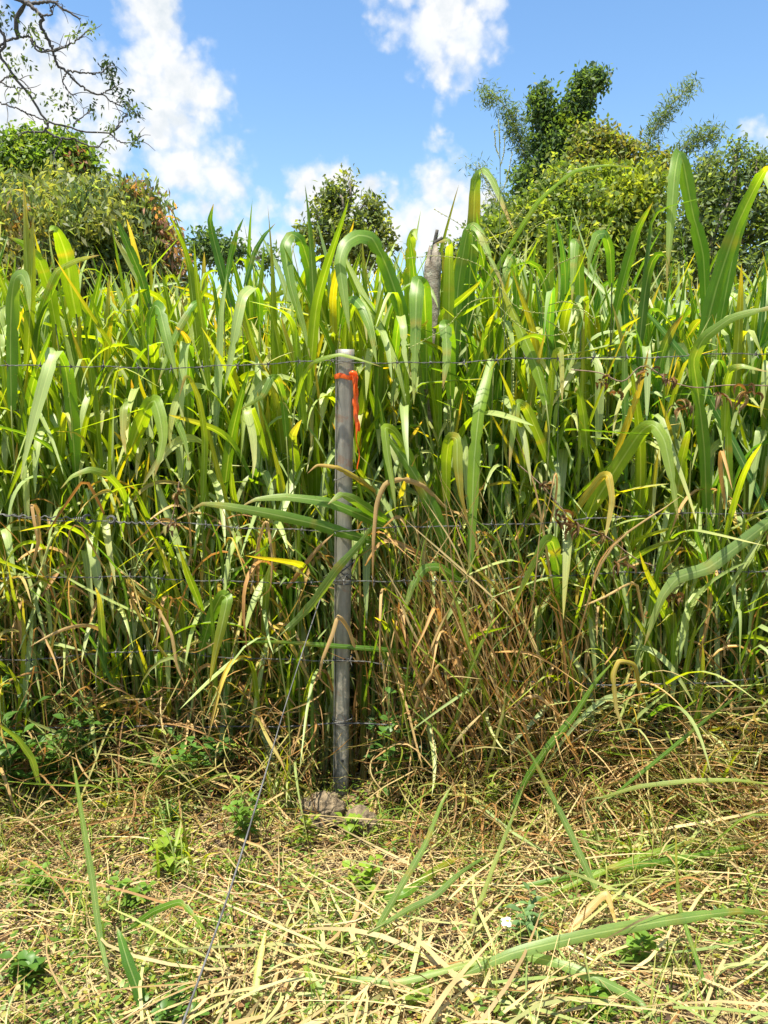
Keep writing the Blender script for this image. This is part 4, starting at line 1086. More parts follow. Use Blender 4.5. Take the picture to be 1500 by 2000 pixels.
def barb_mesh():
    b = Buf()
    for sgn in (-1, 1):
        loop = [(.0015 * (q / 8) * sgn, .0045 * math.cos(q * .9), .0045 * math.sin(q * .9)) for q in range(15)]
        tube1(b, loop, .0014, (.4, .4, .4), 5)
        tube1(b, [(0.001 * sgn, 0, 0), (.004 * sgn, -.010, .011 * sgn), (.006 * sgn, -.016, .019 * sgn)], [.0016, .0013, .0002], (.4, .4, .4), 5)
        tube1(b, [(0.001 * sgn, 0, 0), (-.004 * sgn, .008, .012 * sgn), (-.007 * sgn, .013, .019 * sgn)], [.0016, .0013, .0002], (.4, .4, .4), 5)
    o = b.build("barb", M_WIRE)
    me = o.data
    bpy.data.objects.remove(o)
    return me
BARB = barb_mesh()

def wire(label, pts, barbed=True, m=M_WIRE, r=.0015, seed=0, ph=0.0):
    "pts: (photo x, photo y, distance) of the hung wire"
    P = np.array([at(*p) for p in pts])
    # carry on past the frame on both sides
    e0 = P[0] + (P[0] - P[1]) / np.linalg.norm(P[0] - P[1]) * 1.4; e1 = P[-1] + (P[-1] - P[-2]) / np.linalg.norm(P[-1] - P[-2]) * 1.4
    C = spline(np.concatenate([[e0], P, [e1]]), 700)
    tt = np.linspace(0, 1, 700)
    C[:, 2] += .004 * np.sin(tt * 41 + ph * 90) + .0025 * np.sin(tt * 97 + ph * 50) + .0012 * np.sin(tt * 260)
    org = C[0]
    t = empty("barbed_wire" if barbed else "fence_wire", org, label, "barbed wire" if barbed else "wire", "wires of the fence")
    s = np.concatenate([[0], np.cumsum(np.linalg.norm(np.diff(C, axis=0), axis=1))])
    b = Buf()
    if barbed:
        for q in (0, math.pi):
            a = s * 2 * math.pi / .055 + q
            Q = C + np.stack([0 * a, np.cos(a), np.sin(a)], -1) * r * .95
            tube1(b, Q - org, r * .72, (.4, .4, .4), 5)
    else:
        tube1(b, C[::4] - org, r, (.1, .1, .1), 6)
    b.build("strand", m, t)
    if barbed:
        x = ph
        while x < s[-1]:
            i = min(int(np.searchsorted(s, x)), len(C) - 2)
            o = bpy.data.objects.new("barb", BARB)
            COL.objects.link(o)
            o.parent = t
            o.location = [float(c) for c in (C[i] - org)]
            o.rotation_euler = (random.uniform(0, 6.28), random.uniform(-.2, .2), random.uniform(-.1, .1))
            x += .118 + random.uniform(-.008, .008)
    return t, C

wire("top barbed wire strung just under the post top, silvery on the right", [(0, 716, 2.98), (200, 717, 2.97), (400, 716, 2.96), (560, 710, 2.955), (657, 705, 2.945), (676, 704, 2.94), (700, 706, 2.945), (900, 707, 2.96), (1100, 700, 2.97), (1300, 695, 2.97), (1500, 692, 2.98)], ph=.03)
t2, C2 = wire("second barbed wire with a twisted splice at its left end", [(0, 1006, 2.96), (90, 1013, 2.96), (160, 1016, 2.96), (300, 1022, 2.96), (480, 1030, 2.96), (640, 1035, 2.95), (672, 1035, 2.945), (720, 1034, 2.955), (900, 1027, 2.96), (1100, 1017, 2.96), (1300, 1006, 2.97), (1500, 998, 2.98)], ph=.06)
wire("third barbed wire meeting the post at the black wire knot", [(0, 1127, 2.99), (200, 1128, 2.98), (420, 1133, 2.97), (600, 1138, 2.96), (668, 1137, 2.95), (720, 1136, 2.96), (900, 1133, 2.98), (1100, 1125, 2.98), (1300, 1117, 2.98), (1500, 1116, 2.99)], ph=.01)
wire("fourth barbed wire level with the black band on the post", [(0, 1288, 3.0), (130, 1283, 3.0), (300, 1272, 3.0), (440, 1282, 3.0), (600, 1290, 3.0), (668, 1292, 2.99), (720, 1296, 3.0), (900, 1318, 3.0), (1100, 1336, 2.98), (1250, 1337, 2.97), (1400, 1330, 2.97), (1500, 1325, 2.97)], ph=.08)
wire("lowest fence wire, plain black, crossing the post near its foot", [(0, 1420, 3.05), (250, 1421, 3.04), (480, 1418, 3.03), (640, 1415, 3.02), (668, 1414, 3.015), (720, 1415, 3.02), (900, 1418, 3.02), (1100, 1426, 3.0), (1300, 1432, 3.0), (1500, 1437, 3.0)], barbed=False, m=M_DARKWIRE, r=.0033)

def build_splice():
    b = Buf()
    org = C2[0]
    def coil(x0, x1, y, rr, turns, yy):
        n_ = 60
        xs = np.linspace(x0, x1, n_); a = np.linspace(0, turns * 6.283, n_)
        tube1(b, np.array([at(x, y + (x - x0) * .04, yy) for x in xs]) + np.stack([0 * a, np.cos(a), np.sin(a)], -1) * rr - org, .0023, (.5, .5, .5), 6)
    coil(145, 165, 1014, .0075, 5, 2.945)
    coil(0, 146, 1006, .004, 7, 2.95)
    coil(224, 300, 1020, .004, 5, 2.95)
    for (cx, cy, rx, ry) in ((171, 1014, 10, 9), (217, 1015, 8, 8)):
        for q in range(2):
            a = np.linspace(0, 6.283 * .85, 24) + (0 if cx < 200 else 3.3)
            tube1(b, [at(cx + (rx - q * 2) * math.cos(v), cy + (ry - q * 2) * math.sin(v), 2.945 - .004 * q) - org for v in a], .0026, (.5, .5, .5), 6)
    b.build("splice", M_WIRE, t2)
build_splice()

def build_cable():
    P = [at(648, 1130, 2.96), at(625, 1172, 2.92), at(560, 1370, 2.62), at(510, 1540, 2.38), at(455, 1720, 2.12), at(400, 1880, 1.90), at(360, 1990, 1.75)]
    e = P[-1] + (P[-1] - P[-2]) * 1.1
    e[2] = max(e[2], .0)
    o0 = P[0]
    C = spline(P + [e], 60)
    C[-1][2] = 0
    t = empty("stay_cable", C[-1], "thin dark stay cable slanting from the post down to the bottom edge", "cable")
    b = Buf()
    s = np.linspace(0, 1, 60)
    tube1(b, C - C[-1], np.where(s < .45, .0020, .0030), (.1, .1, .1), 8)
    b.build("cable", M_CABLE, t)
    # ground peg
    pb = Buf()
    tube1(pb, np.array([[0, 0, .05], [0, 0, -.12]]), .008, (.1, .1, .1), 8)
    pb.build("ground_peg", M_DARKWIRE, t)
M_CABLE = simple("cable", (.035, .035, .036), .5, .0, col2=(.12, .12, .12), scale=14, spec=.3)
build_cable()

# second, mossy wooden stake inside the hedge
def build_stake():
    base = at(838, 1540, 3.36); base[2] = float(gz(base[0], base[1]))
    t = empty("wooden_stake", base, "old mossy wooden stake with jagged top half hidden in the tall grass", "wooden post")
    top = at(845, 498, 3.36) - base
    b = Buf()
    k, m = 46, 18
    V = []
    for i in range(k):
        f = i / (k - 1)
        c = top * f + np.array([.008 * math.sin(f * 7), 0, 0])
        rad = .023 + .005 * f + (.004 if f > .8 else 0)
        for j in range(m):
            a = j * 2 * math.pi / m
            rr = rad * (1 + .10 * math.sin(a * 3 + f * 5) + .06 * math.sin(a * 7 + f * 31) + .05 * math.sin(f * 60 + a * 2))
            z = c[2]
            if i == k - 1: z -= .03 * (math.sin(a * 2 + 1) + .7 * math.sin(a * 5)) ; 
            V.append([c[0] + rr * math.cos(a), c[1] + rr * math.sin(a), z])
    V += [[V[-m + j][0] * .7 + top[0] * .3, V[-m + j][1] * .7 + top[1] * .3, V[-m + j][2] - .02] for j in range(m)]
    V += [[top[0], top[1], top[2] - .05]] * m
    V = np.array(V)
    k2 = k + 2
    i = (np.arange(k2 - 1) * m)[:, None]; j = np.arange(m)[None, :]
    b.add(V, np.stack([i + j, i + (j + 1) % m, i + m + (j + 1) % m, i + m + j], -1), (.3, .3, .3))
    b.build("post", M_WOOD, t)
    sb = Buf()
    tube1(sb, spline([at(842, 520, 3.35) - base, at(847, 490, 3.34) - base, at(850, 470, 3.34) - base, at(854, 449, 3.34) - base], 12), np.linspace(.012, .0065, 12), (.1, .1, .1), 9)
    tube1(sb, spline([at(848, 476, 3.34) - base, at(856, 470, 3.33) - base, at(864, 464, 3.33) - base], 8), np.linspace(.009, .006, 8), (.1, .1, .1), 9)
    sb.build("broken_branch", M_CHAR, t)
build_stake()

# ------------------------------------------------------------------ rocks at the foot of the post
def rock(label, c, r, seed):
    me = bpy.data.meshes.new("rock")
    import bmesh
    from mathutils import noise as mn
    bm = bmesh.new()
    bmesh.ops.create_icosphere(bm, subdivisions=5, radius=1)
    for v in bm.verts:
        p = v.co.copy()
        q = Vector((round(p.x * 2.1) / 2.1, round(p.y * 2.1) / 2.1, round(p.z * 2.1) / 2.1))
        p = p.lerp(q, .35)
        f = 1 + .28 * mn.noise(p * 1.6 + Vector((seed, 0, 0))) + .16 * mn.noise(p * 4 + Vector((0, seed, 0))) + .09 * mn.noise(p * 11) + .04 * mn.noise(p * 26)
        p = p * f
        v.co = Vector((p.x * r[0], p.y * r[1], p.z * r[2]))
    bm.to_mesh(me); bm.free()
    for p in me.polygons: p.use_smooth = True
    me.materials.append(M_ROCK)
    o = bpy.data.objects.new("rock", me)
    COL.objects.link(o)
    o.location = [float(x) for x in c]
    return tag(o, label, "rock", "rocks at the foot of the post")
c0 = gp(628, 1600); rock("pale rough rock at the left side of the post foot", (c0[0], c0[1] - .02, .045), (.095, .06, .062), 3.1)
c0 = gp(705, 1622); rock("smaller darker crumbly rock right of the post foot", (c0[0], c0[1] - .0, .036), (.06, .05, .05), 8.7)

# ------------------------------------------------------------------ broad-leaved weeds
def weed(label, base, h, nst, leafL, leafW, col, group, lean=.35, heart=False, name="weed", cat="weed", dens=5):
    t = empty(name, base, label, cat, group)
    sb, lb = Buf(), Buf()
    for q in range(nst):
        a = random.uniform(0, 6.283); l = random.uniform(.3, 1) * lean * h
        hh = h * random.uniform(.6, 1.05)
        tip = np.array([math.sin(a) * l, math.cos(a) * l, hh])
        P = spline([(0, 0, -.01), tip * [.25, .25, .5], tip], 10)
        tube1(sb, P, np.linspace(.0022, .0011, 10), c_(.15, .2, .05), 5)
        for i in range(dens):
            f = .25 + .75 * (i + 1) / dens
            p0 = P[min(9, int(f * 9))]
            for side in (0, 1):
                az = a + i * 1.57 + side * math.pi + random.uniform(-.4, .4)
                n = 1; L = leafL * random.uniform(.7, 1.15) * (1.15 - .35 * f)
                th = random.uniform(.8, 1.35)
                bp, bs = blade_curves(1, p0[None], np.array([az]), np.array([th]), np.array([th + random.uniform(.3, .9)]), np.array([L]), k=9, twist=np.array([random.uniform(-.4, .4)]))
                s = np.linspace(0, 1, 9)
                if heart:
                    w_ = np.array([.05, .06, .95, 1.0, .93, .78, .56, .3, .03])
                else:
                    w_ = np.array([.08, .12, .55, .9, 1.0, .85, .6, .3, .03])
                cc = (np.array(col) * random.uniform(.8, 1.2))[None, None] * np.ones((1, 9, 1))
                ribbons(lb, bp, bs, (leafW * random.uniform(.8, 1.1) * w_)[None], cc, keel=.12)
    sb.build("stem", M_STEM, t)
    lb.build("leaves", M_WEED, t)
    return t
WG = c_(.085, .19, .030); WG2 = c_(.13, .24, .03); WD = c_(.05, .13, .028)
WL = "broad-leaved weeds at the foot of the hedge"
def wbase(px, py):
    p = gp(px, py); p[2] = float(gz(p[0], p[1])); return p
WEEDS = [
 ("leafy weed growing at the hedge foot at the far left edge", (30, 1560), .30, 5, .09, .035, WG, .4),
 ("low weed with pointed leaves sticking up left of the bent shoot", (110, 1580), .26, 5, .10, .028, WG2, .5),
 ("star-shaped spreading weed right of the bent shoot at left", (245, 1560), .16, 4, .10, .030, WG2, .6),
 ("small weed with two light green pointed leaves under the left hedge", (330, 1700), .12, 2, .09, .045, c_(.2, .3, .03), .4),
 ("bushy bright weed left of the cable foot", (480, 1660), .20, 6, .055, .024, WG2, .5),
 ("tall dark weed among the stems at far left below the third wire", (60, 1500), .62, 4, .08, .035, WD, .25),
 ("dark leafy weed climbing between stems left of the yellow hanging leaf", (215, 1480), .66, 4, .07, .032, WG * .9, .2),
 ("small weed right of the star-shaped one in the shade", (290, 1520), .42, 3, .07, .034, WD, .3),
 ("sapling weed with oval leaves in front of the right rock", (685, 1640), .15, 2, .05, .025, c_(.18, .28, .03), .25),
 ("low round-leaved weed in front of the rocks", (715, 1740), .13, 3, .045, .035, c_(.2, .32, .03), .5),
 ("thin weed with small pointed leaves left of the rocks", (590, 1650), .12, 2, .055, .02, c_(.22, .3, .03), .4),
 ("slender upright weed in the sun below the dead stalks", (965, 1620), .22, 3, .04, .018, c_(.2, .3, .03), .25),
 ("weed with narrow leaves on the straw centre right", (1160, 1690), .12, 3, .09, .022, WG2, .8),
 ("small light weed standing in the lower right straw", (1235, 1880), .14, 3, .06, .028, c_(.15, .27, .04), .5),
 ("weed with grey-green leaves beside the white daisy", (1040, 1840), .15, 3, .07, .02, c_(.12, .22, .08), .6),
 ("low weed at the bottom left corner", (60, 1900), .10, 4, .06, .03, WG, .7),
 ("low weed at the bottom edge left of the cable", (330, 1985), .10, 4, .06, .022, WG, .8),
 ("low weed at the bottom edge in the right part", (1180, 1990), .09, 4, .05, .026, WG2, .8),
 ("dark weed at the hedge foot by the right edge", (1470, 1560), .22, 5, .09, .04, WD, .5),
 ("light green weed high among the stems below the right middle wire", (1370, 1440), .42, 3, .05, .028, c_(.17, .28, .03), .3),
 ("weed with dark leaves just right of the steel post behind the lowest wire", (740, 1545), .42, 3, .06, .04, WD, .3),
]
WEEDS += [
 ("tall dark weed at the left edge reaching up to the fourth wire", (20, 1600), .50, 6, .085, .036, WG * .8, .35),
 ("leafy dark weed in the shade between the left edge and the bent shoot", (90, 1590), .40, 6, .085, .036, WG * .9, .4),
 ("dark pointed leaved weed behind the bent shoot, below the fourth wire", (165, 1585), .48, 6, .085, .034, WG * .8, .35),
 ("spreading shaded weed left of the heart-leaved vine near the cable", (360, 1590), .28, 5, .075, .034, WG, .5),
 ("fine ferny moss green weed in the hollow under the left hedge", (340, 1630), .10, 7, .03, .008, c_(.07, .18, .03), .5),
 ("bright ferny weed beside the cable just above the straw", (470, 1720), .11, 8, .035, .009, c_(.16, .26, .02), .5),
 ("green weed with oval leaves between stems right of the orange ribbon's foot", (760, 1590), .62, 3, .06, .038, WG * .9, .2),
 ("small weed in the straw left of the bent shoot", (70, 1730), .08, 4, .05, .026, WG2, .9),
 ("small weed in the straw between bent shoot and low folded leaf", (260, 1760), .09, 4, .05, .022, WG2, .8),
 ("small pale weed in the straw at the centre bottom", (820, 1960), .07, 3, .045, .022, c_(.2, .3, .04), .8),
 ("low weed with narrow leaves right of the stout pale shoot", (1330, 1700), .10, 3, .06, .02, WG2, .7)]
for (lb_, pb_, h_, n_, l_, w_, c__, le_) in WEEDS:
    weed(lb_, wbase(*pb_), h_, n_, l_, w_, c__, WL, le_)
VG = "heart-leaved vines climbing in the hedge foot"
for (lb_, pb_, h_, n_, l_, w_, c__, le_) in [
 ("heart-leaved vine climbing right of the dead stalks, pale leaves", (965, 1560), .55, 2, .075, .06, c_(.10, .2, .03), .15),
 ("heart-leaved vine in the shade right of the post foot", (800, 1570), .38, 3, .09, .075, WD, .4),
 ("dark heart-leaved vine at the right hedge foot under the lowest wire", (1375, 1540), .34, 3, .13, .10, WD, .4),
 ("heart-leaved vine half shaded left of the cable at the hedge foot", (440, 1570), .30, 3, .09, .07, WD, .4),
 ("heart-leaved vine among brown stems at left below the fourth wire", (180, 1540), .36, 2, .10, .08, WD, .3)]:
    weed(lb_, wbase(*pb_), h_, n_, l_, w_, c__, VG, le_, heart=True, name="vine", cat="vine", dens=4)

def daisy():
    b = wbase(985, 1880)
    t = empty("daisy", b, "single white petalled daisy with yellow centre in the straw", "flower")
    head = at(991, 1800, b[1] - .10) - b
    sb = Buf(); tube1(sb, spline([(0, 0, -.01), head * [.2, .5, .55], head], 10), .0012, c_(.15, .22, .05), 5); sb.build("stem", M_STEM, t)
    pm = simple("petal", (.8, .8, .76), .6); ym = simple("flower_centre", (.75, .42, .03), .7, bump=.5)
    pb = Buf()
    for i in range(5):
        a = i * 6.283 / 5 + .3
        if i == 1: continue
        bp, bs = blade_curves(1, head[None], np.array([a]), np.array([1.2]), np.array([1.9]), np.array([.021]), k=6, twist=np.array([.0]))
        ribbons(pb, bp, bs, (.014 * np.array([.4, .8, 1, 1, .9, .4]))[None], np.ones((1, 6, 3)), keel=.1)
    pb.build("petals", pm, t)
    cb = Buf()
    tube1(cb, [head + [0, 0, -.004], head + [0, 0, 0], head + [0, 0, .003], head + [0, 0, .005]], [.003, .005, .005, .002], (.8, .5, .1), 10); cb.build("flower_centre", ym, t)
daisy()
def yflower(label, px, py, h):
    b = wbase(px, py + 60); t = empty("yellow_flower", b, label, "flower", "small yellow flowers")
    hd = np.array([.004, 0, h]); ym = bpy.data.materials.get("yellow_petal") or simple("yellow_petal", (.8, .5, .01), .6)
    sb = Buf(); tube1(sb, spline([(0, 0, -.01), (.004, 0, h * .5), hd], 6), .001, c_(.15, .22, .05), 5); sb.build("stem", M_STEM, t)
    pb = Buf()
    for i in range(5):
        bp, bs = blade_curves(1, hd[None], np.array([i * 1.257]), np.array([.9]), np.array([1.6]), np.array([.011]), k=5, twist=np.array([.0]))
        ribbons(pb, bp, bs, (.008 * np.array([.4, .9, 1, .9, .4]))[None], np.ones((1, 5, 3)), keel=.1)
    pb.build("petals", ym, t)
yflower("small yellow flower in the shade right of the rocks", 826, 1596, .07)
yflower("small yellow flower low in the straw at lower right", 1178, 1895, .07)

# ------------------------------------------------------------------ seed-head stalks
def seedhead(label, stalk, branches, group="thin seed stalks above the hedge"):
    P = np.array([at(*p) for p in stalk])
    foot = np.array([P[0][0], P[0][1], float(gz(P[0][0], P[0][1]))])
    t = empty("seed_stalk", foot, label, "seed stalk", group)
    sb = Buf(); C = spline(np.concatenate([[foot], P]), 40)
    tube1(sb, C - foot, np.linspace(.0032, .0013, 40), c_(.13, .18, .06), 5); sb.build("stem", M_STEM, t)
    hb = Buf()
    for br in branches:
        Q = spline([at(*p) for p in br], 24)
        tube1(hb, Q - foot, np.linspace(.0012, .0008, 24), c_(.24, .28, .08), 4)
        for i in range(3, 24):
            for u in range(2):
                d = norm(rng.normal(0, 1, 3)) * .6 + norm(Q[min(i + 1, 23)] - Q[i - 1])
                p0 = Q[i] - foot + rng.normal(0, .0008, 3); p1 = p0 + norm(d) * .006
                tube1(hb, [p0, (p0 + p1) / 2, p1], [.0006, .0017, .0005], c_(.40, .42, .14), 4)
    hb.build("seed_head", M_STEM, t)
seedhead("tall thin seed stalk standing against the sky left of the bamboo", [(985, 700, 3.1), (978, 560, 3.08), (976, 420, 3.06), (977, 330, 3.05), (974, 240, 3.04)],
         [[(976, 400, 3.06), (960, 380, 3.05), (935, 320, 3.04)], [(976, 380, 3.06), (990, 350, 3.05), (1000, 300, 3.04)], [(976, 330, 3.05), (984, 300, 3.04), (986, 270, 3.03)],
          [(976, 310, 3.05), (968, 285, 3.05), (966, 255, 3.04)], [(977, 480, 3.07), (995, 445, 3.06), (1020, 410, 3.05)], [(977, 500, 3.07), (955, 470, 3.06), (925, 440, 3.05)], [(976, 300, 3.05), (976, 270, 3.05), (974, 235, 3.05)]])
seedhead("drooping seed stalk spreading pale sprays right of the wooden stake", [(1000, 800, 3.0), (990, 680, 2.98), (978, 600, 2.96), (975, 545, 2.95)],
         [[(976, 560, 2.95), (930, 515, 2.94), (860, 500, 2.93), (790, 505, 2.93)], [(976, 560, 2.95), (1010, 600, 2.93), (1060, 612, 2.92), (1130, 605, 2.9), (1165, 640, 2.9)],
          [(976, 580, 2.95), (920, 590, 2.94), (870, 640, 2.93), (800, 680, 2.92)], [(976, 560, 2.95), (1000, 500, 2.94), (1050, 440, 2.93), (1115, 420, 2.92)],
          [(976, 600, 2.95), (1020, 640, 2.93), (1070, 655, 2.92), (1110, 650, 2.9)], [(976, 550, 2.95), (940, 480, 2.94), (900, 440, 2.93), (850, 410, 2.93)],
          [(976, 620, 2.95), (1000, 700, 2.94), (1003, 780, 2.93)]])
seedhead("second pale seed spray leaning over the top wire at centre right", [(1090, 820, 3.02), (1075, 700, 3.0), (1060, 610, 2.98), (1050, 540, 2.97)],
         [[(1055, 570, 2.97), (1030, 520, 2.96), (985, 480, 2.95), (930, 470, 2.94)], [(1055, 560, 2.97), (1085, 520, 2.96), (1130, 500, 2.95)], [(1058, 600, 2.97), (1110, 590, 2.96), (1160, 620, 2.95)],
          [(1060, 620, 2.97), (1100, 650, 2.96), (1120, 700, 2.95)]])

# ------------------------------------------------------------------ dead vine on the right
def dead_vine(label, path, leaves, cat="dead vine"):
    P = [at(*p) for p in path]; org = P[0]
    t = empty("dead_vine", org, label, cat, "withered vines hanging on the fence")
    b = Buf(); tube1(b, spline(P, 50) - org, .0022, (.1, .1, .1), 5); b.build("stem", M_VINE, t)
    lb = Buf()
    for (x, y, Y, sz) in leaves:
        for q in range(7):
            p0 = at(x + random.uniform(-sz, sz) * .25, y + random.uniform(-sz, sz) * .3, Y) - org
            bp, bs = blade_curves(1, p0[None], np.array([random.uniform(0, 6.28)]), np.array([random.uniform(.9, 2.2)]), np.array([random.uniform(2.6, 3.6)]), np.array([sz * Y / FPX * random.uniform(.5, 1.1)]), k=9, twist=np.array([random.uniform(-3, 3)]), wob=.3)
            w_ = np.array([.1, .5, .9, 1, .8, .9, .6, .4, .05]) * random.uniform(.008, .018)
            cc = (random.choice([BROWN * .7, BROWN * .4, c_(.12, .075, .035), TAN * .6, c_(.2, .2, .05)]) * random.uniform(.7, 1.1))[None, None] * np.ones((1, 9, 1))
            ribbons(lb, bp, bs, w_[None], cc, keel=.7)
    lb.build("dead_leaves", M_DRY, t)
M_VINE = simple("vine_stem", (.12, .075, .05), .8, col2=(.24, .16, .11), scale=40)
dead_vine("withered brown vine hanging in swags under the top wire at the right", [(1115, 722, 2.96), (1170, 728, 2.95), (1215, 745, 2.94), (1245, 720, 2.93), (1262, 716, 2.93), (1290, 732, 2.93), (1310, 745, 2.93), (1360, 757, 2.94), (1430, 752, 2.94), (1540, 755, 2.95)],
          [(1173, 745, 2.95, 28), (1262, 730, 2.92, 34), (1308, 740, 2.93, 30), (1330, 790, 2.94, 50), (1405, 765, 2.93, 46), (1465, 765, 2.93, 50), (1205, 770, 2.94, 20)])
dead_vine("dark withered vine trailing from the middle wire down to the right", [(1010, 905, 2.97), (1060, 950, 2.95), (1090, 985, 2.94), (1130, 1025, 2.93), (1180, 1045, 2.93), (1240, 1090, 2.94), (1290, 1110, 2.95)],
          [(1090, 1005, 2.93, 44), (1125, 1025, 2.92, 44), (1065, 950, 2.94, 20), (1172, 1045, 2.93, 26), (1208, 1105, 2.92, 46), (1320, 1170, 2.94, 36)])
dead_vine("small brown curled vine knot left of the steel post under the middle wire", [(300, 1010, 2.95), (330, 1025, 2.93), (345, 970, 2.93), (350, 940, 2.94)],
          [(330, 1030, 2.93, 24), (350, 965, 2.93, 30)])
# yellowed cut sheath standing through the top wire
shoot("stubby orange-brown cut stalk poking through the top wire at right", 15, [(1200, 900, 3.08), (1225, 830, 3.04), (1250, 760, 3.0), (1264, 700, 2.97), (1267, 680, 2.96)], 'y', 't', group=DRYG, cat="cut stalk", nz=.1)

# ------------------------------------------------------------------ trees
def limb(buf, a, b, r0, r1, bend=.12, k=9, sides=7):
    a = np.asarray(a, float); b = np.asarray(b, float)
    L = np.linalg.norm(b - a)
    m1 = a + (b - a) * .35 + rng.normal(0, bend, 3) * L * .4; m2 = a + (b - a) * .7 + rng.normal(0, bend, 3) * L * .4
    P = spline([a, m1, m2, b], k)
    tube1(buf, P, np.linspace(r0, r1, k), (.2, .17, .14), sides, caps=False)
    return P

def leafcloud(buf, ctr, n_per, spread, L, Wd, cols, droop=.3, cw=None, up=0.0):
    "leaf-sized faces round every cluster centre"
    n = len(ctr) * n_per
    ci = np.repeat(np.arange(len(ctr)), n_per)
    P0 = ctr[ci] + rng.normal(0, 1, (n, 3)) * np.asarray(spread)
    d = norm(rng.normal(0, 1, (n, 3)) + np.array([0, 0, -droop * 2 + up]))
    nn = norm(rng.normal(0, 1, (n, 3)) + np.array([0, 0, .9]))
    S = norm(np.cross(d, nn))
    l = L * rng.uniform(.6, 1.25, (n, 1)); w_ = Wd * rng.uniform(.7, 1.2, (n, 1))
    N = np.cross(S, d)
    V = np.stack([P0, P0 + d * l * .45 - S * w_ * .5 + N * l * .08, P0 + d * l, P0 + d * l * .45 + S * w_ * .5 + N * l * .08], 1)
    F = (np.arange(n) * 4)[:, None] + np.arange(4)[None, :]
    cl = cols[ci] * rng.uniform(.75, 1.25, (n, 1))
    buf.add(V, F, np.repeat(cl[:, None], 4, 1))

def tree(name, label, cat, Y, blobs, base_px, n_cl, n_per, leaf, cols, patches=(), spread=.16, droop=.3, trunk_r=.18, group="trees behind the tall grass", trunk_top=None, depth=1.0, seedcut=.0, bark=None, inner=.25):
    """blobs: (photo x, y, rx px, ry px, depth offset m) -> ellipsoids at distance Y; patches: (x, y, r, colour)"""
    ctr_, rad_ = [], []
    for bl in blobs:
        x, y, rx, ry = bl[:4]; dy = bl[4] if len(bl) > 4 else 0
        ctr_.append(at(x, y, Y + dy)); rad_.append([rx * Y / FPX, (rx + ry) * .5 * depth * Y / FPX, ry * Y / FPX])
    ctr_ = np.array(ctr_); rad_ = np.array(rad_)
    b0 = at(base_px, 700, Y); base = np.array([b0[0], Y, 0.])
    t = empty(name, base, label, cat, group)
    tb = Buf(); cb = Buf()
    fork = np.array([b0[0], Y, min(ctr_[:, 2].min() - rad_[:, 2].max() * .3, ctr_[:, 2].mean() - rad_[:, 2].mean())])
    fork[2] = max(fork[2], 1.0)
    if trunk_top is not None: fork = at(*trunk_top)
    limb(tb, base - [0, 0, .1] - base, fork - base, trunk_r, trunk_r * .75, .04, 10, 10)
    wts = rad_[:, 0] * rad_[:, 2]; wts = wts / wts.sum()
    pts = []
    for i in range(len(blobs)):
        P = limb(tb, fork - base, ctr_[i] - base, trunk_r * .45, trunk_r * .12, .15)
        m = max(4, int(n_cl * wts[i]))
        v = norm(rng.normal(0, 1, (m, 3)))
        rr = np.where(rng.random(m) < inner, rng.uniform(.3, .8, m), rng.uniform(.78, 1.04, m))[:, None]
        # lumpy outline
        lump = 1 + .20 * np.sin(v[:, :1] * 7 + i) * np.cos(v[:, 2:] * 6 + i * 2) + .06 * np.sin(v[:, :1] * 19 + i * 3)
        q = ctr_[i] + v * rad_[i] * rr * lump
        pts.append(q)
        for u in range(min(m, 14)):
            limb(tb, P[random.randint(4, 8)], q[u] - base, trunk_r * .10, trunk_r * .02, .15, 6, 4)
    pts = np.concatenate(pts)
    if seedcut: pts = pts[rng.random(len(pts)) > seedcut]
    cl = np.array(cols)[rng.integers(0, len(cols), len(pts))] * rng.uniform(.75, 1.25, (len(pts), 1))
    px, py = proj(pts)
    for (x, y, r, c) in patches:
        dd = np.hypot(px - x, py - y) / r
        s_ = (dd < 1) & (rng.random(len(pts)) < .75)
        cl[s_] = np.array(c) * rng.uniform(.8, 1.2, (s_.sum(), 1))
    leafcloud(cb, pts - base, n_per, spread, leaf[0], leaf[1], cl, droop)
    tb.build("trunk", bark or M_BARK, t)
    cb.build("crown", M_TREE, t)
    return t
TG = [c_(.13, .19, .07), c_(.17, .225, .08), c_(.10, .155, .065), c_(.21, .25, .10)]  # greens lightened and greyed, putting distance haze into the leaf colour
TY = [c_(.15, .22, .04), c_(.19, .25, .045), c_(.12, .19, .04), c_(.23, .27, .08)]
TD = [c_(.055, .105, .045), c_(.07, .125, .045), c_(.085, .145, .045)]
tree("mango_tree", "wide round mango tree at the left with reddish young leaves", "tree", 13.0,
     [(40, 490, 125, 115), (160, 460, 130, 92, -.6), (255, 485, 80, 98), (300, 530, 48, 100, .3), (20, 412, 92, 66, .5), (125, 400, 80, 52, .4), (225, 398, 58, 42), (285, 430, 38, 44), (100, 510, 150, 110, -1), (330, 540, 28, 60), (-120, 470, 130, 130), (160, 580, 220, 60)],
     120, 1900, 30, (.16, .05), TG + [c_(.17, .19, .06), c_(.12, .15, .06)],
     patches=((275, 385, 22, (.27, .15, .09)), (322, 440, 26, (.29, .15, .10)), (328, 490, 26, (.24, .14, .09)), (100, 345, 55, (.20, .23, .07)), (40, 440, 40, (.24, .21, .07)), (90, 410, 30, (.20, .22, .07)), (150, 325, 16, (.3, .12, .08)), (350, 520, 20, (.25, .15, .08)), (60, 430, 16, (.3, .17, .09))),
     spread=.12, droop=.7, trunk_r=.25, inner=.45)
